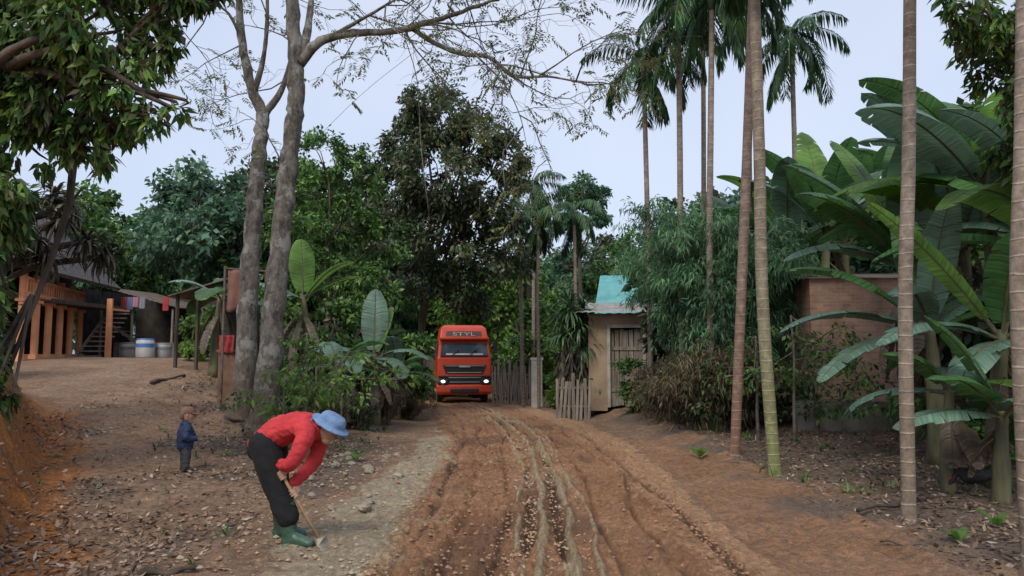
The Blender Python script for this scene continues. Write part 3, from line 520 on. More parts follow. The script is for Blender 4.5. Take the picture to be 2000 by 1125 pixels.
banana('young banana plant with broad low leaves',1935,9.2,1.25,.085,[(178,12,1.35,.5,.9,3),(200,45,1.3,.45,1.1,0),(160,70,1.5,.5,.6,0),(20,30,1.2,.4,1.2,2),(260,35,1.1,.42,1.4,3),(330,60,1.2,.4,.9,2)],26,2)
banana('young banana plant with drooping leaves on dry ground',1835,9.9,1.5,.085,rl(27,6,1.4,.45,-10,70),27,3)
banana('banana plant in the thicket beside the palms',1545,20.5,4.4,.15,rl(28,10,3.1,.75,25,85),28)
banana('banana plant in the thicket beside the palms',1480,24,5.2,.15,rl(29,9,3.0,.7,20,85),29)
banana('banana plant in the thicket beside the palms',1400,25,4.9,.15,rl(30,9,2.8,.7,30,85),30)
banana('tall banana plant with upright leaves beside the palms',1600,19.6,5.0,.16,[(100,80,3.3,.85,.4,2),(190,65,3.1,.8,.8,0),(230,50,3.0,.75,1.0,0),(150,55,3.0,.75,.9,3),(20,60,3.0,.8,.9,0),(320,45,2.8,.7,1.2,3),(270,70,2.8,.75,.8,0)],39,3)
banana('tall banana plant behind the brick house',1830,26,7.2,.17,rl(31,10,3.9,.9,10,85),31)
banana('tall banana plant with broad dark leaves',1960,13.5,5.0,.17,rl(32,12,3.4,.8,10,85),32)
banana('tall banana plant with broad dark leaves',2060,12,3.6,.17,rl(38,10,3.0,.75,10,80),38)
banana('banana plant with a dry leaf skirt beside the lane',735,19.5,1.9,.14,[(95,84,1.9,.6,.15,3),(60,72,1.6,.4,.4,2),(190,30,1.8,.45,1.4,3),(350,28,1.6,.5,1.4,3),(320,10,1.4,.45,1.3,3),(215,5,1.6,.45,1.3,0),(260,20,1.5,.4,1.5,3)],33,18)
banana('small banana plant with torn leaves beside the lane',775,22.5,1.6,.12,rl(34,8,1.6,.42,5,70,(3,3,0)),34,12)
banana('banana plant with bright upright leaves behind the tree',610,20.5,3.1,.13,[(120,82,1.8,.62,.15,2),(20,40,1.9,.5,.9,2),(350,55,1.9,.5,1.0,2),(190,35,1.7,.5,1.2,3),(250,15,1.6,.45,1.3,3)],35,4)
banana('banana plant with pale drooping leaves beside the shed',420,21,2.4,.12,rl(36,7,1.7,.5,0,60,(3,3,0)),36,4)
banana('banana plant with torn pale leaves near the fence',660,17.6,1.6,.11,rl(37,7,1.6,.42,0,60,(3,0)),37,12)
# ---------- bamboo thicket
def bamboo(label,px,d,h,R_,n,seed,lm=L5):
    rng=RS(seed); x=gx(px,d); b=(x,d,G(x,d)-.05); e=thing('bamboo_clump',label,'bamboo',b,'bamboo clumps beside the hut'); mb=MB(); bl=[]
    for i in range(26):
        a=rng.rand()*6.3; q=rng.rand()*R_; hh=h*(.6+.4*rng.rand()); P=spl([(cos(a)*q*.25,sin(a)*q*.25,0),(cos(a)*q*.5,sin(a)*q*.5,hh*.6),(cos(a)*q,sin(a)*q,hh*.95),(cos(a)*q*1.5,sin(a)*q*1.5,hh*.88)],4); mb.tube(P,lerpr([.03,.022,.01,.004],len(P)),5)
        for k in range(4,len(P)): bl.append((*(P[k]+rng.randn(3)*.12),.42,.42,.34))
        bl.append((*(P[3]+rng.randn(3)*.3),.4,.4,.4))
    mb.obj('stems',flat('bamboo_stem'+str(seed),(.13,.15,.06)),e); quads('foliage',leaves(rng,bl,n,.2,.032,droop=.9,sub=.3,k=6,surf=.3),lm,e)
bamboo('feathery blue green bamboo clump beside the hut',1345,20.5,6.0,1.3,22000,1)
bamboo('feathery blue green bamboo clump behind the palms',1415,18.5,5.4,1.3,26000,2)
bamboo('dense feathery bamboo clump by the brick house',1495,18.8,4.9,1.15,20000,3)
bamboo('low browning bamboo clump at the lane edge',1385,16.6,1.7,.75,8000,4,L6)
bamboo('feathery bamboo clump behind the hut',1290,29,6.8,1.3,9000,5)
LD=leafmat('leaf_dracaena',[(.02,.05,.025),(.035,.075,.035),(.06,.11,.05)],trans=.15,cl=2)
x=gx(1118,24.7); e=thing('dracaena','dark spiky dracaena with a hanging dry skirt at the gate','plant',(x,24.7,G(x,24.7))); mb=MB(); V=[];V2=[]
for i in range(9):
    a=i*.9; c=np.array([.36*cos(a),.36*sin(a),2.3+.3*(i%4)+.42*(i%3)]); mb.tube(spl([(0,0,0),c*[.5,.5,.5],c],4),[.06]*9,6); V.append(rosette(rng,c,75,.8,.07,-.7,1.4,1.4)); 
    for k in range(6): V2.append(rosette(rng,c*[1,1,0]*1.1+[0,0,.7+.3*k],24,.6,.06,-1.4,-.8,.3))
mb.obj('trunk',M['barkd'],e); quads('leaves',np.concatenate(V),LD,e); quads('dry_leaves',np.concatenate(V2),L8,e)
# ---------- fences, gate post
def fence(label,a,b,h,seed,gap=.13,nm='wooden_fence'):
    rng=RS(seed); a=np.array(a,float); b=np.array(b,float); c=(a+b)/2; z0=G(*c); mb=MB(); Ln=np.linalg.norm(b-a); n_=int(Ln/gap); an=math.atan2(b[1]-a[1],b[0]-a[0])
    for i in range(n_+1):
        p=a+(b-a)*i/n_; z=G(*p)-z0; hh=h*(.85+.3*rng.rand()); mb.box((p[0]-c[0],p[1]-c[1],z+hh/2-.05),(gap*.72,.025,hh+.1),(rng.randn()*.03,rng.randn()*.04,an+rng.randn()*.1))
    for k in (.3,.75): mb.tube([(a[0]-c[0],a[1]-c[1]+.03,G(*a)-z0+h*k),(b[0]-c[0],b[1]-c[1]+.03,G(*b)-z0+h*k)],.03,5)
    o=mb.obj(nm,M['wood'],None,(c[0],c[1],z0)); tag(o,label,'fence','wooden fences along the lane')
fence('weathered upright plank fence beside the parked hut',(gx(1088,24.0),24.0),(gx(1150,23.6),23.6),1.3,1)
fence('weathered slat fence behind the truck',(gx(962,34),34),(gx(1035,32),32),1.75,2)
fence('weathered low fence seen through the gate',(gx(1050,38),38),(gx(1100,38),38),1.4,3)
fence('weathered slat fence half hidden by bananas',(gx(640,22),22),(gx(700,24),24),1.7,4)
fence('weathered slat fence along the garden',(gx(1265,22),22),(gx(1305,19.5),19.5),1.2,5)
mb=MB(); mb.box((0,0,.95),(.45,.38,2.0)); mb.box((0,0,2.0),(.53,.45,.1)); x=gx(1048,31); o=mb.obj('gate_post',pmat('limewash',(.5,.48,.42),(.72,.7,.64),2.5,.9,.2),None,(x,31,G(x,31)),bevel=.01); tag(o,'whitewashed concrete gate post at the lane edge','post')
# ---------- hut
PL=pmat('ochre_plaster',(.22,.155,.1),(.36,.27,.18),1.5,.9,.3,c3=(.42,.33,.25)); TIN=pmat('tin_roof',(.2,.19,.17),(.4,.39,.36),2,.6,.3,c3=(.5,.48,.45)); DK=flat('dark_interior',(.01,.01,.01),.9); RUST=pmat('rusty_roof',(.07,.05,.04),(.16,.12,.09),2,.8,.3)
x=gx(1208,24.3); e=thing('plaster_hut','small ochre plastered hut with a weathered plank door and tin roof','hut',(x,24.3,G(x,24.3)+.05),rz=radians(-8)); e.scale=(1.1,1.1,1.12)
mb=MB(); mb.box((-.62,0,1.3),(.55,.15,2.8)); mb.box((.85,0,1.3),(.12,.15,2.8)); mb.box((.22,0,2.5),(1.13,.15,.4)); mb.box((-.82,1.58,1.3),(.15,3,2.8)); mb.box((.84,1.58,1.3),(.14,3,2.8)); mb.box((0,3.16,1.3),(1.8,.15,2.8)); mb.obj('wall',PL,e,bevel=.01)
mb=MB(); mb.box((-.3,-.03,1.16),(.09,.2,2.3)); mb.box((.74,-.03,1.16),(.09,.2,2.3)); mb.box((.22,-.03,2.35),(1.13,.2,.1)); mb.obj('door_frame',pmat('grey_frame',(.25,.24,.2),(.4,.38,.33),3),e)
mb=MB()
for i in range(7): mb.box((-.2+i*.14,.06,1.12+.02*(i%3)),(.125,.03,2.2),(0,.01*(i%3-1),0))
mb.box((.22,.03,.5),(.9,.03,.1)); mb.box((.22,.03,1.7),(.9,.03,.1)); mb.obj('door',M['wood'],e)
mb=MB()
for i in range(26):
    xx=-1.25+i*.1; zz=.025*(i%2); mb.add([(xx,-.6,2.72+zz),(xx+.1,-.6,2.72+.025-zz),(xx+.1,3.5,3.25+.025-zz),(xx,3.5,3.25+zz)],[(0,1,2,3)])
mb.obj('roof',TIN,e)
TQ=pmat('turquoise_roof',(.08,.29,.30),(.16,.41,.40),1.5,.5,.1,c3=(.24,.48,.46))
x=gx(1268,31); e=thing('turquoise_roof_house','house with a turquoise metal roof and ochre wall','house',(x,31,G(x,31)+.1),rz=radians(-12))
mb=MB(); mb.box((.6,3,1.7),(5.0,5,3.4)); mb.box((.6,.45,1.9),(1.0,.06,1.1),m=1); mb.obj('wall',[PL,DK],e)
mb=MB()
for i in range(28):
    xx=-2.3+i*.21; zz=.03*(i%2); mb.add([(xx,0,3.35+zz),(xx+.21,0,3.38-zz),(xx+.21,3,5.3-zz),(xx,3,5.27+zz)],[(0,1,2,3)]); mb.add([(xx,3,5.27+zz),(xx+.21,3,5.3-zz),(xx+.21,6,3.38-zz),(xx,6,3.35+zz)],[(0,1,2,3)])
mb.obj('roof',TQ,e)
m,n,l,b=newmat('red_brick'); tc=n.new('ShaderNodeTexCoord'); sp=n.new('ShaderNodeSeparateXYZ'); cb=n.new('ShaderNodeCombineXYZ'); l.new(tc.outputs['Object'],sp.inputs[0]); l.new(sp.outputs[0],cb.inputs[0]); l.new(sp.outputs[2],cb.inputs[1])
bt_=n.new('ShaderNodeTexBrick'); bt_.inputs['Scale'].default_value=4; bt_.inputs['Color1'].default_value=(.52,.28,.18,1); bt_.inputs['Color2'].default_value=(.38,.2,.13,1); bt_.inputs['Mortar'].default_value=(.36,.31,.25,1); bt_.inputs['Brick Width'].default_value=.9; bt_.inputs['Row Height'].default_value=.32; bt_.inputs['Mortar Size'].default_value=.04
l.new(cb.outputs[0],bt_.inputs[0]); nz=noise(n,l,1.5,tc.outputs['Object'],5); rr=ramp(n,[(.35,(.65,)*3),(.65,(1.25,)*3)]); l.new(nz.outputs[0],rr.inputs[0]); l.new(mult(n,l,bt_.outputs[0],rr.outputs[0]),b.inputs['Base Color']); b.inputs['Roughness'].default_value=.9
BRK=m
x=gx(1678,17.8); e=thing('brick_house','bare red brick house behind the banana plants','house',(x,17.8,G(x,17.8)-.05))
mb=MB(); mb.box((-.2,0,1.75),(2.0,.2,3.5)); mb.box((3.7,0,1.75),(3.2,.2,3.5)); mb.box((1.45,0,.55),(1.3,.2,1.1)); mb.box((1.45,0,2.95),(1.3,.2,1.1)); mb.box((-1.1,2.6,1.75),(.2,5,3.5)); mb.box((2.05,5.2,1.75),(6.4,.2,3.5)); mb.obj('wall',BRK,e)
mb=MB(); mb.box((1.45,.05,1.75),(1.28,.05,1.28),m=1)
for i in range(5): mb.box((.87+i*.29,-.04,1.75),(.05,.05,1.3))
mb.box((1.45,-.04,1.1),(1.4,.08,.06)); mb.box((1.45,-.04,2.4),(1.4,.08,.06)); mb.obj('window',[M['wood'],DK],e)
mb=MB(); mb.add([(-1.5,-.2,3.48),(5.7,-.2,3.48),(5.7,2.7,3.9),(-1.5,2.7,3.9)],[(0,1,2,3)]); mb.add([(-1.5,2.7,3.9),(5.7,2.7,3.9),(5.7,6,3.5),(-1.5,6,3.5)],[(0,1,2,3)]); mb.obj('roof',RUST,e)
mb=MB(); mb.box((0,0,.25),(5.0,.18,.8)); x=gx(1770,16.3); o=mb.obj('low_block_wall',pmat('grey_block',(.13,.12,.11),(.26,.25,.22),2,.95,.4),None,(x,16.3,G(x,16.3))); tag(o,'low grey block wall behind the banana plants','wall')
# ---------- left stilt house
OR=pmat('orange_paint',(.58,.23,.10),(.72,.33,.16),2,.6,.15); TH_=pmat('dark_thatch',(.04,.037,.034),(.13,.12,.11),3,.95,.6,st=(1,4,4))
hx0,hy0=gx(42,23.5),23.5; zz=G(hx0-.5,27); e=thing('stilt_house','stilt house with orange pillars and balustrade under a dark roof','house',(hx0,hy0,zz))
dx=(gx(156,30)-hx0)/5; dy=6.5/5.
for i in range(6):
    mb=MB(); q=(dx*i,dy*i); mb.tube([(0,0,-.4),(0,0,2.75)],[.115,.115],14); mb.box((0,0,-.05),(.32,.32,.35)); mb.box((0,0,1.86),(.3,.3,.1)); mb.obj('pillar',OR,e,(q[0],q[1],0))
for i in range(4):
    mb=MB(); mb.tube([(0,0,-.2),(0,0,1.85)],[.12,.12],12); mb.obj('pillar',OR,e,(-2.6+dx*i,dy*i*1.4,0))
mb=MB(); mb.box((-2.9,3.2,1.98),(5.0,7.2,.14)); mb.obj('floor',M['woodd'],e)
mb=MB()
for i in range(26): t=i/25*5; mb.box((dx*t+.12,dy*t,2.3),(.05,.05,.44))
mb.tube([(.14,0,2.54),(dx*5+.14,6.5,2.54)],.06,6); mb.tube([(.14,0,2.04),(dx*5+.14,6.5,2.04)],.09,6); mb.obj('balustrade',OR,e)
mb=MB(); mb.box((-2.6,3.4,3.0),(.15,6.6,1.85)); mb.box((-4.3,6.9,1.5),(3.4,.15,5)); mb.box((-3.2,3.4,.9),(.2,6.5,1.9)); mb.obj('wall',DW0:=pmat('shade_planks',(.02,.016,.013),(.06,.046,.036),3,.9,.3),e)  # wall colour darkened to carry the shade behind the pillars
mb=MB(); mb.add([(.75,-1.2,2.85),(-.8,7.4,2.85),(-3.4,6.6,5.6),(-3.0,-.4,5.6)],[(0,1,2,3)]); mb.add([(-3.0,-.4,5.6),(-3.4,6.6,5.6),(-7,7.2,2.6),(-7,-1.2,2.6)],[(0,1,2,3)]); mb.add([(.75,-1.2,2.85),(-3.0,-.4,5.6),(-7,-1.2,2.6)],[(0,1,2)])
o=mb.obj('roof',TH_,e); s_=o.modifiers.new('s','SOLIDIFY'); s_.thickness=.14
x=gx(182,28.5); e=thing('wooden_staircase','weathered wooden staircase with an orange side beam','stairs',(x,28.3,G(x,28.3)-.02)); mb=MB()
for i in range(10): mb.box((0,.22*i,.1+.19*i),(.85,.26,.05))
mb.obj('tread',M['wood'],e); mb=MB(); mb.box((-.46,1.0,.95),(.06,.12,2.9),(-.86,0,0)); mb.obj('stringer',M['wood'],e); mb=MB(); mb.box((.62,.2,1.15),(.2,.1,2.3)); mb.box((.62,.9,1.9),(.1,1.4,.08)); mb.obj('side_beam',OR,e)
x=gx(290,32); zs=G(x,32); e=thing('open_shed','dark open shed with a sloping tin roof on thin posts','shed',(x,32,zs)); DW=pmat('shade_boards',(.015,.013,.012),(.05,.042,.036),3,.9,.3)  # board colour near black: the shed's interior shade is painted in
mb=MB()
for i in range(30): mb.add([(-1.7+i*.11,-1,3.05-.03*i+.02*(i%2)),(-1.59+i*.11,-1,3.02-.03*i+.02*((i+1)%2)),(-1.59+i*.11,4,3.12-.03*i),(-1.7+i*.11,4,3.15-.03*i)],[(0,1,2,3)])
mb.obj('roof',RUST,e)
for q in (-1.6,-.3,1.4):
    mb=MB(); mb.tube([(q,-.8,-.1),(q,-.8,2.95-.27*(q+1.7))],.05,7); mb.obj('post',M['wood'],e)
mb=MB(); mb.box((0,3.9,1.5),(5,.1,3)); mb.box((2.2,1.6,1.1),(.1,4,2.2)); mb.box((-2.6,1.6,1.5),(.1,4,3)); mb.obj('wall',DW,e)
mb=MB(); mb.box((-.2,.6,.35),(2.6,1,.7)); mb.obj('platform',pmat('grey_bricks',(.13,.11,.1),(.22,.2,.18),5),e)
mb=MB()
for i in range(5): mb.box((-1.3+.26*i,0,1.35-.17*i),(.3,.7,.05))
mb.box((-.75,-.33,1.0),(1.6,.05,.12),(0,.58,0)); mb.obj('stairs',M['wood'],e)
rng2=RS(3)
for i,(c,px) in enumerate([((.35,.06,.06),240),((.12,.16,.3),252),((.4,.2,.22),263),((.25,.25,.27),276),((.4,.05,.05),322)]):
    x=gx(px,31); mb=MB(); hh=.35+.25*rng2.rand(); V=[(-.12+.03*a,.03*sin(a*1.7),-hh*b_/4) for b_ in range(5) for a in range(9)]; mb.add(V,[(b_*9+a,b_*9+a+1,b_*9+a+10,b_*9+a+9) for b_ in range(4) for a in range(8)])
    o=mb.obj('hanging_cloth',flat('cloth'+str(i),c,.9),None,(x,31,W(px,580,31)[2]),smooth=True); tag(o,'piece of laundry hanging under the shed eave','cloth','laundry hanging at the shed')
def barrel(label,px,d,r,h,c1,c2):
    x=gx(px,d); e=thing('water_barrel',label,'barrel',(x,d,G(x,d)),'barrels in the yard'); mb=MB(); mb.tube([(0,0,0),(0,0,h*.1),(0,0,h*.45),(0,0,h*.55),(0,0,h*.9),(0,0,h)],[r*.9,r,r*1.02,r*1.02,r,r*.9],18); mb.obj('drum',flat('drum'+str(px),c1,.4),e,smooth=True)
    mb=MB(); mb.tube([(0,0,h*.6),(0,0,h*.8)],[r*1.04,r*1.04],18); mb.tube([(0,0,h+.003),(0,0,h+.05)],[r*.95,r*.9],18); mb.obj('band',flat('band'+str(px),c2,.4),e)
barrel('white water barrel with a blue band in the yard',286,28.5,.33,.7,(.5,.5,.5),(.08,.2,.5)); barrel('grey metal barrel in the yard',322,29,.28,.55,(.3,.3,.3),(.2,.2,.2)); barrel('grey metal barrel in the yard',252,30,.3,.6,(.25,.24,.22),(.15,.14,.13))
x=gx(400,22); z=G(x,22); e=thing('lean_to','low lean to shelter with a dark sheet roof on posts','shelter',(x,22,z)); mb=MB(); mb.add([(-.8,-.7,2.1),(.9,-.7,2.6),(.9,2,2.6),(-.8,2,2.1)],[(0,1,2,3)]); o=mb.obj('roof',RUST,e); o.modifiers.new('s','SOLIDIFY').thickness=.04
for q in (-.6,0,.8):
    mb=MB(); mb.tube([(q,-.5,-.1),(q,-.5,2.3+.2*q)],.06,6); mb.obj('post',M['woodd'],e)
mb=MB(); mb.box((.5,1.5,1.1),(1.2,.08,2.2)); mb.obj('wall',DW,e)
def cloth(label,px,py0,py1,wpx,d,c,seed):
    rg_=RS(seed); p=W(px,py0,d); h=(py1-py0)/F*d; wd=wpx/F*d; mb=MB(); V=[(-wd/2+wd*a/12,.035*sin(a*1.3+b_*.3)+.01*rg_.randn(),-h*b_/10*(1+.04*sin(a))) for b_ in range(11) for a in range(13)]; mb.add(V,[(b_*13+a,b_*13+a+1,b_*13+a+14,b_*13+a+13) for b_ in range(10) for a in range(12)])
    o=mb.obj('hanging_cloth',pmat('clothm'+str(px),tuple(q*.7 for q in c),c,3,.95,.2),None,p,smooth=True); o.modifiers.new('s','SOLIDIFY').thickness=.01; tag(o,label,'cloth')
cloth('reddish brown cloth hanging between the tree trunks',475,527,608,60,16.6,(.24,.12,.09),1)
mb=MB(); a_=W(440,524,16.6); b_=W(520,530,16.6); mb.tube([a_,b_],.02,6)
for q in (a_,b_): mb.tube([(q[0],q[1],G(q[0],q[1])-.1),q+[0,0,.05]],.03,6)
o=mb.obj('drying_rack',M['twig']); tag(o,'thin pole rack carrying the cloth','rack')
x=gx(452,17.8); z=G(x,17.8); mb=MB(); mb.box((0,0,.55),(.42,.4,1.3)); mb.box((0,0,1.22),(.5,.46,.06)); o=mb.obj('earth_pillar',pmat('clay_block',(.13,.07,.045),(.24,.14,.09),3),None,(x,17.8,z),bevel=.02); tag(o,'short reddish clay block pillar under the tree','pillar')
cloth('red cloth draped over the clay pillar',443,655,690,30,17.55,(.36,.05,.05),2)
mb=MB(); mb.tube(spl([W(560,330,26),W(700,190,24),W(830,85,21),W(1000,-60,17)],5),.008,4); o=mb.obj('overhead_wire',flat('wire',(.03,.03,.03)));  tag(o,'thin dark overhead wire crossing the sky','wire')
# ---------- stones, branches
ST=pmat('stone',(.2,.17,.13),(.38,.33,.26),5,.9,.5)
for i in range(26):
    d=rng.uniform(8.5,13.5); x=float(cx(d)-hw(d))-rng.uniform(.35,1.6); s=.03+.08*rng.rand(); mb=MB(); mb.ball((0,0,0),(s,s*.8,s*.6),n=10); mb.v=[tuple(np.array(v)*(1+.35*(rng.rand()-.5))) for v in mb.v]
    o=mb.obj('stone',ST,None,(x,d,G(x,d)+s*.2),smooth=False,rz=rng.rand()*6); tag(o,'rough pale stone lying at the lane edge','stone','stones at the lane edge')
for i,(p0,p1,rr) in enumerate([((290,6.15),(400,6.3),.035),((60,5.9),(200,6.0),.022),((255,5.9),(290,6.5),.014),((1660,8.6),(1800,9.3),.025),((300,18.5),(365,20),.05),((1700,7.2),(1790,7.0),.014)]):
    a=np.array([gx(*p0),p0[1]]); b=np.array([gx(*p1),p1[1]]); mb=MB(); c=(a+b)/2; zc=G(*c)
    P=[(*(a+(b-a)*t-c),G(*(a+(b-a)*t))-zc+.03+.02*sin(t*9)) for t in np.linspace(0,1,9)]; mb.tube(P,[rr*(1-.4*t)*(1+.2*sin(t*14)) for t in np.linspace(0,1,9)],8,wob=.2,rng=rng); o=mb.obj('fallen_branch',M['barkd'],None,(c[0],c[1],zc),smooth=True); tag(o,'weathered fallen branch lying in the leaf litter','branch','fallen branches')
def seedling(px,d,s,seed):
    rg_=RS(seed); x=gx(px,d); e=thing('seedling','small bright green seedling growing in the litter','plant',(x,d,G(x,d)),'seedlings in the litter'); mb=MB()
    for i in range(5): bleaf(mb,rg_,(0,0,.05*s),i*1.9+rg_.rand(),.9+.3*rg_.rand(),s*(.7+.4*rg_.rand()),s*.35,1.0,0,0)
    mb.obj('leaves',[MB2,MBS],e,smooth=True)
for i,(px,d,s) in enumerate([(1850,7.2,.22),(1925,7.8,.28),(1360,13,.3),(700,12.5,.25)]): seedling(px,d,s,i)
for i,(px,d,h) in enumerate([(620,13.6,1.6),(560,13.2,1.4),(670,15,1.8),(600,15,2.2)]):
    x=gx(px,d); tree('sapling','thin sapling with light green leaves at the path edge',x,d,h,.022,[(rng.randn()*.4,rng.randn()*.3,h*(.5+.55*rng.rand()),.42,.42,.14) for _ in range(7)],L4,420,.12,.055,seed=90+i,rel=True,group='saplings by the path',bark=M['twig'],cat='sapling')
for i,(px,d,h) in enumerate([(1545,15,2.6),(1590,16,2.2),(1640,15.5,1.2),(1475,15.5,2.2),(1800,12.8,1.3)]):
    x=gx(px,d); tree('sapling','thin dark stemmed sapling in the undergrowth',x,d,h,.03,[(rng.randn()*.5,rng.randn()*.3,h*(.5+.5*rng.rand()),.4,.4,.22) for _ in range(6)],L1,450,.13,.06,seed=120+i,rel=True,group='saplings in the undergrowth',bark=M['twig'],cat='sapling')
# ---------- truck
RED=pmat('truck_red',(.5,.05,.018),(.62,.07,.024),1.5,.38,0); BLK=flat('black_plastic',(.02,.02,.02),.5); CHR=flat('silver_trim',(.5,.5,.5),.3,.8); GLS=flat('windscreen_glass',(.05,.07,.09),.06); TYR=pmat('dusty_tyre',(.03,.025,.02),(.09,.065,.045),6,.9,.3); LMP=flat('lit_headlight',(1,.97,.9),.3,0,1.4)
tx,ty=-2.16,34.0; T=thing('truck','red heavy lorry with lit headlights driving on the dirt lane','truck',(tx,ty,G(tx,ty)+.0),rz=radians(9))
def L4c(w_,f,b_,z): return [(-w_,f,z),(w_,f,z),(w_,b_,z),(-w_,b_,z)]
mb=MB(); mb.loft([L4c(1.2,.03,2.1,.75),L4c(1.24,.0,2.2,1.2),L4c(1.24,.03,2.25,2.02),L4c(1.22,.07,2.25,2.1),L4c(1.16,.3,2.25,2.88),L4c(1.12,.34,2.25,2.95),L4c(1.06,.55,2.25,3.4),L4c(.9,.85,2.2,3.56)]); mb.obj('cab',RED,T,bevel=.07)
mb=MB(); mb.add([(-1.08,.075,2.16),(1.08,.075,2.16),(1.02,.285,2.82),(-1.02,.285,2.82)],[(0,1,2,3)]); mb.obj('windshield',GLS,T)
mb=MB(); mb.box((0,.04,2.12),(2.2,.04,.05)); mb.box((-.4,.06,2.3),(.03,.03,.4),(-.3,.9,0)); mb.box((.4,.06,2.3),(.03,.03,.4),(-.3,.9,0)); mb.obj('wiper',BLK,T)
mb=MB(); mb.box((0,.075,2.21),(1.7,.03,.07)); mb.obj('windshield_strip',flat('white_strip',(.7,.7,.72),.6),T)  # thin white bar across the bottom of the windshield
mb=MB(); mb.box((0,.2,2.93),(2.28,.28,.12)); mb.obj('sun_visor',RED,T,bevel=.03)
mb=MB(); mb.add([(-.85,.37,3.02),(.85,.37,3.02),(.8,.475,3.27),(-.8,.475,3.27)],[(0,1,2,3)]); mb.obj('roof_panel',flat('roof_panel',(.1,.03,.03),.4),T)
fc=bpy.data.curves.new('t','FONT'); fc.body='STYL'; fc.size=.26; fc.extrude=.01; fc.align_x='CENTER'; fo=bpy.data.objects.new('t',fc); COL.objects.link(fo); dg=bpy.context.evaluated_depsgraph_get(); me=bpy.data.meshes.new_from_object(fo.evaluated_get(dg)); bpy.data.objects.remove(fo)
o=bpy.data.objects.new('lettering',me); me.materials.clear(); me.materials.append(flat('letter_silver',(.45,.42,.42),.4)); COL.objects.link(o); o.parent=T; o.location=(0,.37,3.06); o.rotation_euler=(radians(68),0,0); o.scale=(1.9,.9,1)
mb=MB(); mb.add([(-1.0,-.02,1.72),(1.0,-.02,1.72),(.85,-.02,1.33),(-.85,-.02,1.33)],[(0,3,2,1)]); mb.add([(-.85,-.02,1.22),(.85,-.02,1.22),(.7,-.02,.85),(-.7,-.02,.85)],[(0,3,2,1)])
for z,wd in ((1.68,.95),(1.38,.84),(1.15,.78),(.95,.72)): mb.box((0,-.045,z),(wd*1.9,.03,.028),m=1)
mb.box((0,-.05,1.66),(.5,.04,.09),m=1); mb.obj('grille',[BLK,CHR],T)
mb=MB(); mb.loft([L4c(1.2,.0,.8,.38),L4c(1.26,-.08,.9,.5),L4c(1.26,-.08,.9,.78),L4c(1.22,-.02,.8,.84)]); mb.box((0,-.1,.55),(1.3,.06,.2),m=1); mb.obj('bumper',[RED,BLK],T,bevel=.03)
for s in (-1,1):
    mb=MB(); mb.box((s*.98,-.05,.98),(.46,.1,.26)); mb.box((s*1.0,-.05,1.2),(.38,.08,.1)); h=mb.obj('headlight',BLK,T,bevel=.03); mb=MB(); mb.ball((s*.98,-.1,.98),(.11,.05,.07)); k=mb.obj('lens',LMP,h)
    mb=MB(); mb.tube([(s*1.15,.2,2.75),(s*1.4,.1,2.8),(s*1.4,.1,2.2)],.025,6); mb.box((s*1.42,.1,2.5),(.2,.12,.5)); mb.box((s*1.42,.1,2.05),(.2,.12,.25)); mb.obj('mirror',BLK,T,bevel=.03)
    mb=MB(); mb.box((s*1.25,1.1,2.45),(.02,.8,.6)); mb.obj('side_window',GLS,T)
    mb=MB(); mb.box((s*1.05,.85,.62),(.3,1.3,.5)); mb.obj('step',BLK,T,bevel=.03)
def wheel(x,y,par,w_=.3):
    mb=MB(); mb.tube([(x-w_/2,y,.5),(x-w_/2+.03,y,.5),(x+w_/2-.03,y,.5),(x+w_/2,y,.5)],[.44,.52,.52,.44],22); o=mb.obj('wheel',TYR,par,smooth=False); s=1 if x>0 else -1
    mb=MB(); mb.tube([(x+s*(w_/2-.02),y,.5),(x+s*(w_/2+.01),y,.5)],[.28,.24],16); mb.tube([(x+s*w_/2,y,.5),(x+s*(w_/2+.07),y,.5)],[.1,.08],10); mb.obj('rim',CHR,o)
for s in (-1,1):
    wheel(s*1.05,1.35,T); wheel(s*1.0,4.4,T,.5); wheel(s*1.0,5.7,T,.5)
mb=MB(); mb.box((-.4,4,.85),(.12,6,.25)); mb.box((.4,4,.85),(.12,6,.25)); mb.box((0,2.5,1.4),(2.2,.3,1.3)); mb.tube([(-1.1,2.9,.5),(-1.1,4.0,.5)],.28,12); mb.obj('chassis',BLK,T)
TG=pmat('trailer_paint',(.07,.055,.05),(.14,.11,.10),2,.7,.2)
mb=MB(); mb.box((0,6.5,1.95),(2.46,10.5,1.5)); mb.box((0,6.5,1.1),(1.0,10.2,.25))
for i in range(12): mb.box((-1.27,1.6+i*.9,1.95),(.08,.1,1.5)); mb.box((1.27,1.6+i*.9,1.95),(.08,.1,1.5))
mb.box((0,1.2,2.7),(2.5,.1,.1)); trl=mb.obj('trailer',TG,T,(-.0,2.6,0),rz=radians(9),bevel=.02)
for yy in (8.2,9.5,10.8):
    for s in (-1,1): wheel(s*1.0,yy,trl,.5)
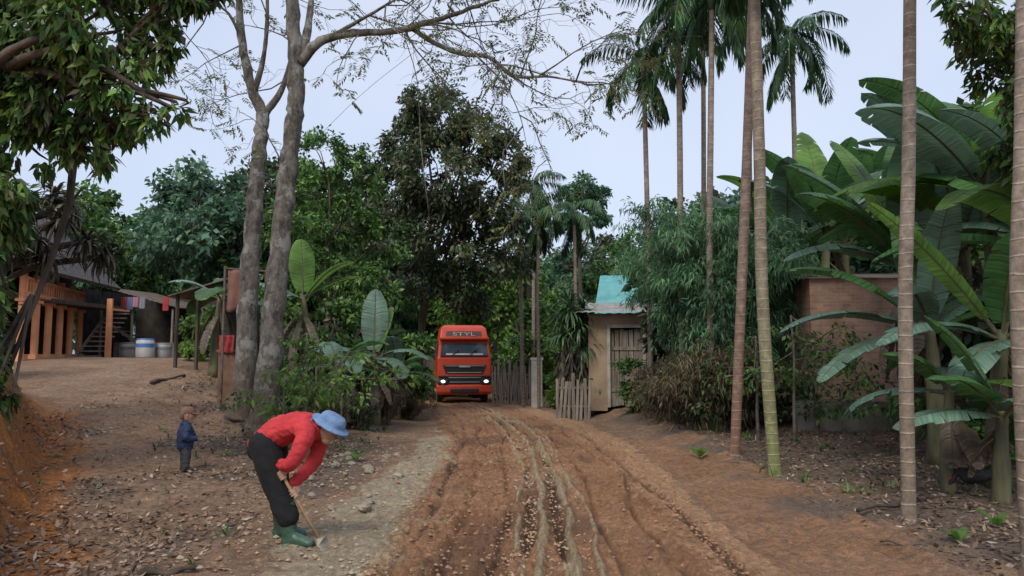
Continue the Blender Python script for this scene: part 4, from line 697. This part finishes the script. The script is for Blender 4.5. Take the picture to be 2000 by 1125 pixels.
# ---------- people
def fuse(mb,name,mat,parent,vox=.01,sm=4,wr=0,ws=9):
    o=mb.obj(name,mat,None); r_=o.modifiers.new('r','REMESH'); r_.mode='VOXEL'; r_.voxel_size=vox; r_.use_smooth_shade=True; s=o.modifiers.new('s','SMOOTH'); s.iterations=sm; s.factor=.5
    dg=bpy.context.evaluated_depsgraph_get(); me=bpy.data.meshes.new_from_object(o.evaluated_get(dg)); me.name=name; o.modifiers.clear(); o.data=me; me.polygons.foreach_set('use_smooth',[True]*len(me.polygons))
    if wr:
        N=len(me.vertices); c=np.empty(N*3,np.float32); me.vertices.foreach_get('co',c); c=c.reshape(-1,3); nn=np.empty(N*3,np.float32); me.vertices.foreach_get('normal',nn); nn=nn.reshape(-1,3)
        h=np.abs(fbm(c[:,0]*ws+c[:,2]*ws*.8,c[:,2]*ws*.9-c[:,0]*ws*.6+c[:,1]*ws*.7,3,3)-.45)*2.2; c=c+nn*((h-.25)*wr)[:,None]; me.vertices.foreach_set('co',c.astype(np.float32).ravel()); me.update()
    if not me.materials: me.materials.append(mat)
    if parent: o.parent=parent
    return o
SK=pmat('skin',(.36,.2,.13),(.42,.25,.17),6,.55,0)
def limb(mb,pts,r,rnd=True,n=14,k=4):
    P=spl(pts,k); q=[(a,a) if np.isscalar(a) else a for a in r]; ra=np.stack([lerpr([a[0] for a in q],len(P)),lerpr([a[1] for a in q],len(P))],1); mb.tube(P,[tuple(a) for a in ra],n,side=(0,1,0),rnd=rnd)
def grip(mb,wr,H,A,rad=.026,s=1.):
    A=nrm(np.array(A,float)); wr=np.array(wr,float);H=np.array(H,float); u=wr-H; u-=u.dot(A)*A; u=nrm(u); v=np.cross(A,u)
    kn=H+u*(rad+.012*s); mb.tube([wr,(wr+kn)/2,kn],[(.024*s,.024*s),(.036*s,.02*s),(.038*s,.018*s)],10,side=A,rnd=True)
    for i,(o_,l_) in enumerate([(-.033,.85),(-.011,1),(.011,.95),(.033,.75)]):
        P=[H+A*o_*s+u*cos(a)*(rad+.006)+v*sin(a)*(rad+.006) for a in np.linspace(.1,2.9*l_,6)]; mb.tube(P,np.linspace(.0095,.007,6)*s,7,rnd=True)
    P=[H-A*.045*s+u*cos(a)*(rad+.01)-v*sin(a)*(rad+.01) for a in np.linspace(-.2,1.9,5)]; mb.tube(P,np.linspace(.012,.009,5)*s,7,rnd=True)
def head(mb,c,ax_up,ax_f,r):
    c=np.array(c,float);u=nrm(np.array(ax_up,float));f=np.array(ax_f,float);f=nrm(f-f.dot(u)*u);s=np.cross(u,f)
    mb.tube([c-u*r*.9+f*r*.35,c-u*r*.45+f*r*.15,c+u*r*.1,c+u*r*.55],[(r*.45,r*.42),(r*.7,r*.78),(r*.8,r*.98),(r*.68,r*.8)],14,side=s,rnd=True)
    mb.tube([c+f*r*.9+u*r*.15,c+f*r*1.12-u*r*.12],[r*.09,r*.15],8,rnd=True)
    mb.tube([c+f*r*.85-u*r*.45-s*r*.2,c+f*r*.95-u*r*.45,c+f*r*.85-u*r*.45+s*r*.2],[r*.07,r*.1,r*.07],7,rnd=True)
    for q in (1,-1): mb.tube([c+s*q*r*.82+u*r*.15,c+s*q*r*.86-u*r*.15],[r*.14,r*.1],7,rnd=True)
    return u,f,s
def facebits(parent,c,u,f,s,r):
    mb=MB()
    for q in (1,-1): p=np.array(c)+f*r*.92+u*r*.08+s*q*r*.34; mb.ball(p,r*.1)
    mb.obj('eyes',flat('eye_dark',(.02,.015,.01),.2),parent,smooth=True)
    mb=MB(); p=np.array(c)+f*r*.97-u*r*.47; mb.tube([p-s*r*.22,p+f*r*.03,p+s*r*.22],[r*.03,r*.06,r*.03],6); mb.obj('mouth',flat('lips',(.25,.09,.07),.5),parent)
wx,wy=-2.12,7.2; wz=G(wx,wy)+.015; P_=thing('person','person in red jacket and blue hat bending over to scrape mud','person',(wx,wy,wz),rz=radians(-8)); P_.scale=(1.1,)*3
A0=np.array([-.06,-.16,.70]);A1=np.array([.35,-.12,.05]); Ad=A1-A0; h1=A0+Ad*.16; h2=A0+Ad*.40
sn,en,wn=(.22,-.17,.95),(.13,-.24,.72),(h1+np.array([-.0,-.02,.075])); sf,ef,wf=(.22,.15,.93),(.17,.13,.68),(h2+np.array([-.0,.04,.08]))
hc=(.355,-.01,.985); hu=(.5,0,.86); hf=(.8,-.2,-.55)
mb=MB(); limb(mb,[(-.2,0,.86),(-.05,0,.94),(.12,0,.98),(.22,0,.96)],[(.16,.12),(.13,.1),(.15,.1),(.13,.08)]); limb(mb,[(.22,0,.97),(.28,0,.98),(.33,0,.97)],[.06,.05,.05])
for s_,e_,w_ in ((sn,en,wn),(sf,ef,wf)): limb(mb,[s_,e_,w_],[.05,.038,.024])
limb(mb,[(-.17,-.09,.84),(-.06,-.11,.46),(.08,-.13,.1)],[.085,.055,.04]); limb(mb,[(-.17,.09,.84),(-.16,.13,.46),(-.13,.16,.1)],[.085,.055,.04])
limb(mb,[(.06,-.13,.05),(.22,-.15,.03)],[.035,.028]); limb(mb,[(-.15,.16,.05),(.0,.17,.03)],[.035,.028])
grip(mb,wn,h1,Ad); grip(mb,wf,h2,Ad); u,f,s=head(mb,hc,hu,hf,.108); fuse(mb,'body',SK,P_,.0065,3); facebits(P_,hc,u,f,s,.108)
JK=pmat('red_jacket',(.40,.022,.028),(.56,.04,.045),7,.85,.35,bs=12)
mb=MB(); limb(mb,[(-.25,0,.83),(-.15,0,.91),(0,0,.975),(.13,0,.995),(.23,0,.965)],[(.17,.12),(.165,.13),(.16,.135),(.18,.125),(.135,.095)]); limb(mb,[(.23,0,.98),(.275,0,.985)],[.08,.066])
for s_,e_,w_ in ((sn,en,wn+np.array([0,0,.015])),(sf,ef,wf+np.array([0,0,.02]))): limb(mb,[(s_[0]-.05,s_[1]*.7,s_[2]+.01),s_,e_,w_],[.088,.08,.066,.046])
fuse(mb,'jacket',JK,P_,.0085,4,.028,8)
TR=pmat('black_trousers',(.005,.005,.006),(.012,.012,.014),5,.95,.3,bs=14)
mb=MB(); limb(mb,[(-.255,0,.8),(-.17,0,.88),(-.06,0,.93)],[(.165,.13),(.172,.13),(.14,.1)]); limb(mb,[(-.2,-.085,.84),(-.13,-.1,.66),(-.05,-.115,.46),(.06,-.13,.25)],[.13,.125,.105,.095]); limb(mb,[(-.2,.085,.84),(-.19,.11,.66),(-.16,.13,.46),(-.13,.155,.25)],[.128,.12,.10,.092]); fuse(mb,'trousers',TR,P_,.009,4,.018,6)
BT=pmat('green_rubber',(.03,.07,.048),(.055,.11,.075),5,.4,.1,c3=(.16,.13,.09))
for p0,p1,p2,p3 in (((.03,-.125,.33),(.08,-.13,.09),(.10,-.135,.055),(.27,-.165,.045)),((-.14,.15,.33),(-.14,.16,.09),(-.12,.16,.055),(.05,.175,.045))):
    mb=MB(); limb(mb,[p0,((p0[0]+p1[0])/2,p0[1],.2),p1],[(.082,.087),(.068,.072),(.056,.062)]); limb(mb,[(p2[0]-.05,p2[1],.055),(p2[0]+.05,p2[1],.065),p3],[(.048,.05),(.052,.055),(.05,.038)]); mb.box(((p2[0]+p3[0])/2-.02,(p2[1]+p3[1])/2,.012),(.27,.09,.03)); fuse(mb,'boot',BT,P_,.009,3,.01,10)
HT=pmat('blue_hat',(.11,.19,.34),(.19,.29,.46),8,.9,.3)
c=np.array(hc); mb=MB(); t_=c+u*.04; mb.tube([t_-u*.03,t_-u*.012,t_+u*.005,t_+u*.045,t_+u*.078,t_+u*.092],[(.16,.18),(.165,.185),(.118,.132),(.108,.12),(.09,.1),(.04,.045)],20,side=s)
mb.tube([t_-f*.1-u*.01,t_-f*.15-u*.07,t_-f*.15-u*.13],[(.1,.03),(.13,.026),(.13,.018)],14,side=s,rnd=True); fuse(mb,'hat',HT,P_,.0075,2,.015,12)
mb=MB(); mb.tube([c-f*.05+u*.0,c-f*.075-u*.06,c-f*.06-u*.1],[(.095,.06),(.085,.05),(.05,.035)],12,side=s,rnd=True); fuse(mb,'hair',flat('black_hair',(.015,.012,.01),.5),P_,.009,2)
e=thing('hoe','long handled hoe scraping the pale mud','hoe',(wx,wy,wz),rz=radians(-8)); e.scale=(1.1,)*3; mb=MB(); mb.tube([A0-Ad*.12,A0+Ad*.5,A1],.014,10); mb.obj('handle',pmat('hoe_wood',(.3,.19,.1),(.45,.3,.17),8),e,smooth=True)
mb=MB(); q=A1; mb.loft([[(q[0]-.03,q[1]-.03,q[2]+.03),(q[0]+.03,q[1]-.03,q[2]+.04),(q[0]+.03,q[1]+.03,q[2]+.04),(q[0]-.03,q[1]+.03,q[2]+.03)],[(q[0]-.0,q[1]-.09,q[2]-.01),(q[0]+.02,q[1]-.09,q[2]),(q[0]+.02,q[1]+.09,q[2]),(q[0]-.0,q[1]+.09,q[2]-.01)],[(q[0]+.06,q[1]-.1,q[2]-.055),(q[0]+.07,q[1]-.1,q[2]-.05),(q[0]+.07,q[1]+.1,q[2]-.05),(q[0]+.06,q[1]+.1,q[2]-.055)]]); mb.obj('blade',pmat('muddy_steel',(.2,.17,.13),(.35,.3,.23),8,.5,.2),e)
kx,ky=gx(371,11.2),11.2; C_=thing('person','small child in navy jacket and brown hat standing on the path','person',(kx,ky,G(kx,ky)+float(gn(kx,ky))+.01),rz=radians(35)); C_.scale=(1.05,)*3
hc=(.02,0,.79); mb=MB(); limb(mb,[(0,0,.4),(0,0,.5),(0,0,.6),(0,0,.65)],[(.09,.075),(.085,.07),(.095,.07),(.07,.05)]); limb(mb,[(0,0,.64),(.01,0,.72)],[.04,.038])
arms=[((0,-.1,.62),(-.03,-.15,.49),(.1,-.12,.46)),((0,.1,.62),(-.02,.15,.49),(.12,.1,.5))]
for a in arms: limb(mb,a,[.035,.028,.018])
for q in (-1,1): limb(mb,[(0,q*.055,.4),(.01,q*.06,.22),(0,q*.065,.05)],[.055,.04,.028]); limb(mb,[(0,q*.065,.03),(.08,q*.07,.025)],[.025,.02])
for a in arms:
    wv=np.array(a[2]); mb.tube([wv,wv+[.035,0,.0]],[(.016,.012),(.02,.011)],8,side=(0,1,0),rnd=True)
    for i in range(4): mb.tube([wv+[.035,-.016+.011*i,0],wv+[.055,-.017+.0115*i,-.004],wv+[.066+.004*(i in(1,2)),-.017+.0115*i,-.016]],[.0055,.005,.004],6,rnd=True)
    mb.tube([wv+[.012,.014,.004],wv+[.03,.03,-.002],wv+[.042,.032,-.008]],[.006,.0055,.0045],6,rnd=True)
u,f,s=head(mb,hc,(0,0,1),(1,-.3,-.15),.098); fuse(mb,'body',SK,C_,.0055,2); facebits(C_,hc,u,f,s,.098)
mb=MB(); limb(mb,[(0,0,.37),(0,0,.45),(0,0,.57),(0,0,.65)],[(.13,.11),(.14,.12),(.135,.11),(.09,.075)]); limb(mb,[(0,0,.64),(.0,0,.69)],[.06,.05])
for a in arms: limb(mb,[(0,a[0][1]*.8,.62),a[1],a[2]],[.062,.056,.04])
fuse(mb,'jacket',pmat('navy_jacket',(.008,.02,.06),(.018,.038,.10),8,.7,.5,bs=16),C_,.008,2,.02,14)
mb=MB(); limb(mb,[(0,0,.42),(0,0,.36)],[(.1,.085),(.11,.09)]); [limb(mb,[(0,q*.055,.38),(.01,q*.06,.22),(0,q*.065,.07)],[.072,.062,.05]) for q in (-1,1)]; fuse(mb,'trousers',pmat('grey_trousers',(.035,.037,.042),(.06,.065,.07),8,.9,.4),C_,.008,2,.015,12)
for q in (-1,1): mb=MB(); limb(mb,[(-.02,q*.065,.035),(.04,q*.068,.035),(.09,q*.07,.026)],[(.032,.034),(.034,.032),(.03,.024)]); fuse(mb,'shoe',flat('dark_shoe',(.03,.03,.035),.6),C_,.007,2)
c=np.array(hc); mb=MB(); t_=c+u*.02; mb.tube([t_,t_+u*.05,t_+u*.08,t_+u*.098],[(.09,.105),(.086,.1),(.07,.08),(.03,.035)],14,side=s); mb.tube([t_+f*.07,t_+f*.15-u*.01],[(.075,.014),(.05,.01)],12,side=s,rnd=True); mb.tube([t_-f*.06-u*.0,t_-f*.07-u*.05],[(.08,.04),(.075,.035)],12,side=s,rnd=True); fuse(mb,'hat',pmat('brown_hat',(.15,.075,.055),(.26,.14,.10),9,.9,.3),C_,.008,2)
x=gx(1888,9.7); e=thing('hen','black hen pecking in the dry leaves','chicken',(x,9.7,G(x,9.7)+.0),rz=radians(160)); e.scale=(1.25,)*3; mb=MB()
limb(mb,[(-.13,0,.2),(-.05,0,.2),(.06,0,.19),(.12,0,.22)],[(.04,.05),(.08,.09),(.085,.09),(.05,.05)]); limb(mb,[(.11,0,.22),(.17,0,.19),(.21,0,.12)],[.045,.028,.022]); limb(mb,[(.2,0,.13),(.235,0,.1)],[.024,.016]); limb(mb,[(-.12,0,.22),(-.2,0,.29),(-.24,0,.34)],[(.03,.05),(.025,.06),(.012,.035)])
fuse(mb,'body',pmat('black_feathers',(.008,.008,.01),(.03,.028,.03),20,.5,.5),e,.008,2)
mb=MB(); mb.tube([(.2,0,.165),(.225,0,.15),(.24,0,.13)],[.006,.014,.006],6,rnd=True); mb.obj('comb',flat('comb_red',(.45,.03,.03)),e); mb=MB(); mb.tube([(.235,0,.1),(.265,0,.075)],[.01,.002],6)
for q in (-.035,.035):
    mb.tube([(.01,q,.13),(.0,q,.06),(.01,q,.008)],[.012,.008,.007],6)
    for a in (-.5,0,.5,3.1): mb.tube([(.01,q,.01),(.01+.045*cos(a),q+.045*sin(a),.006)],[.006,.003],5)
mb.obj('legs',flat('hen_leg',(.2,.17,.1)),e)
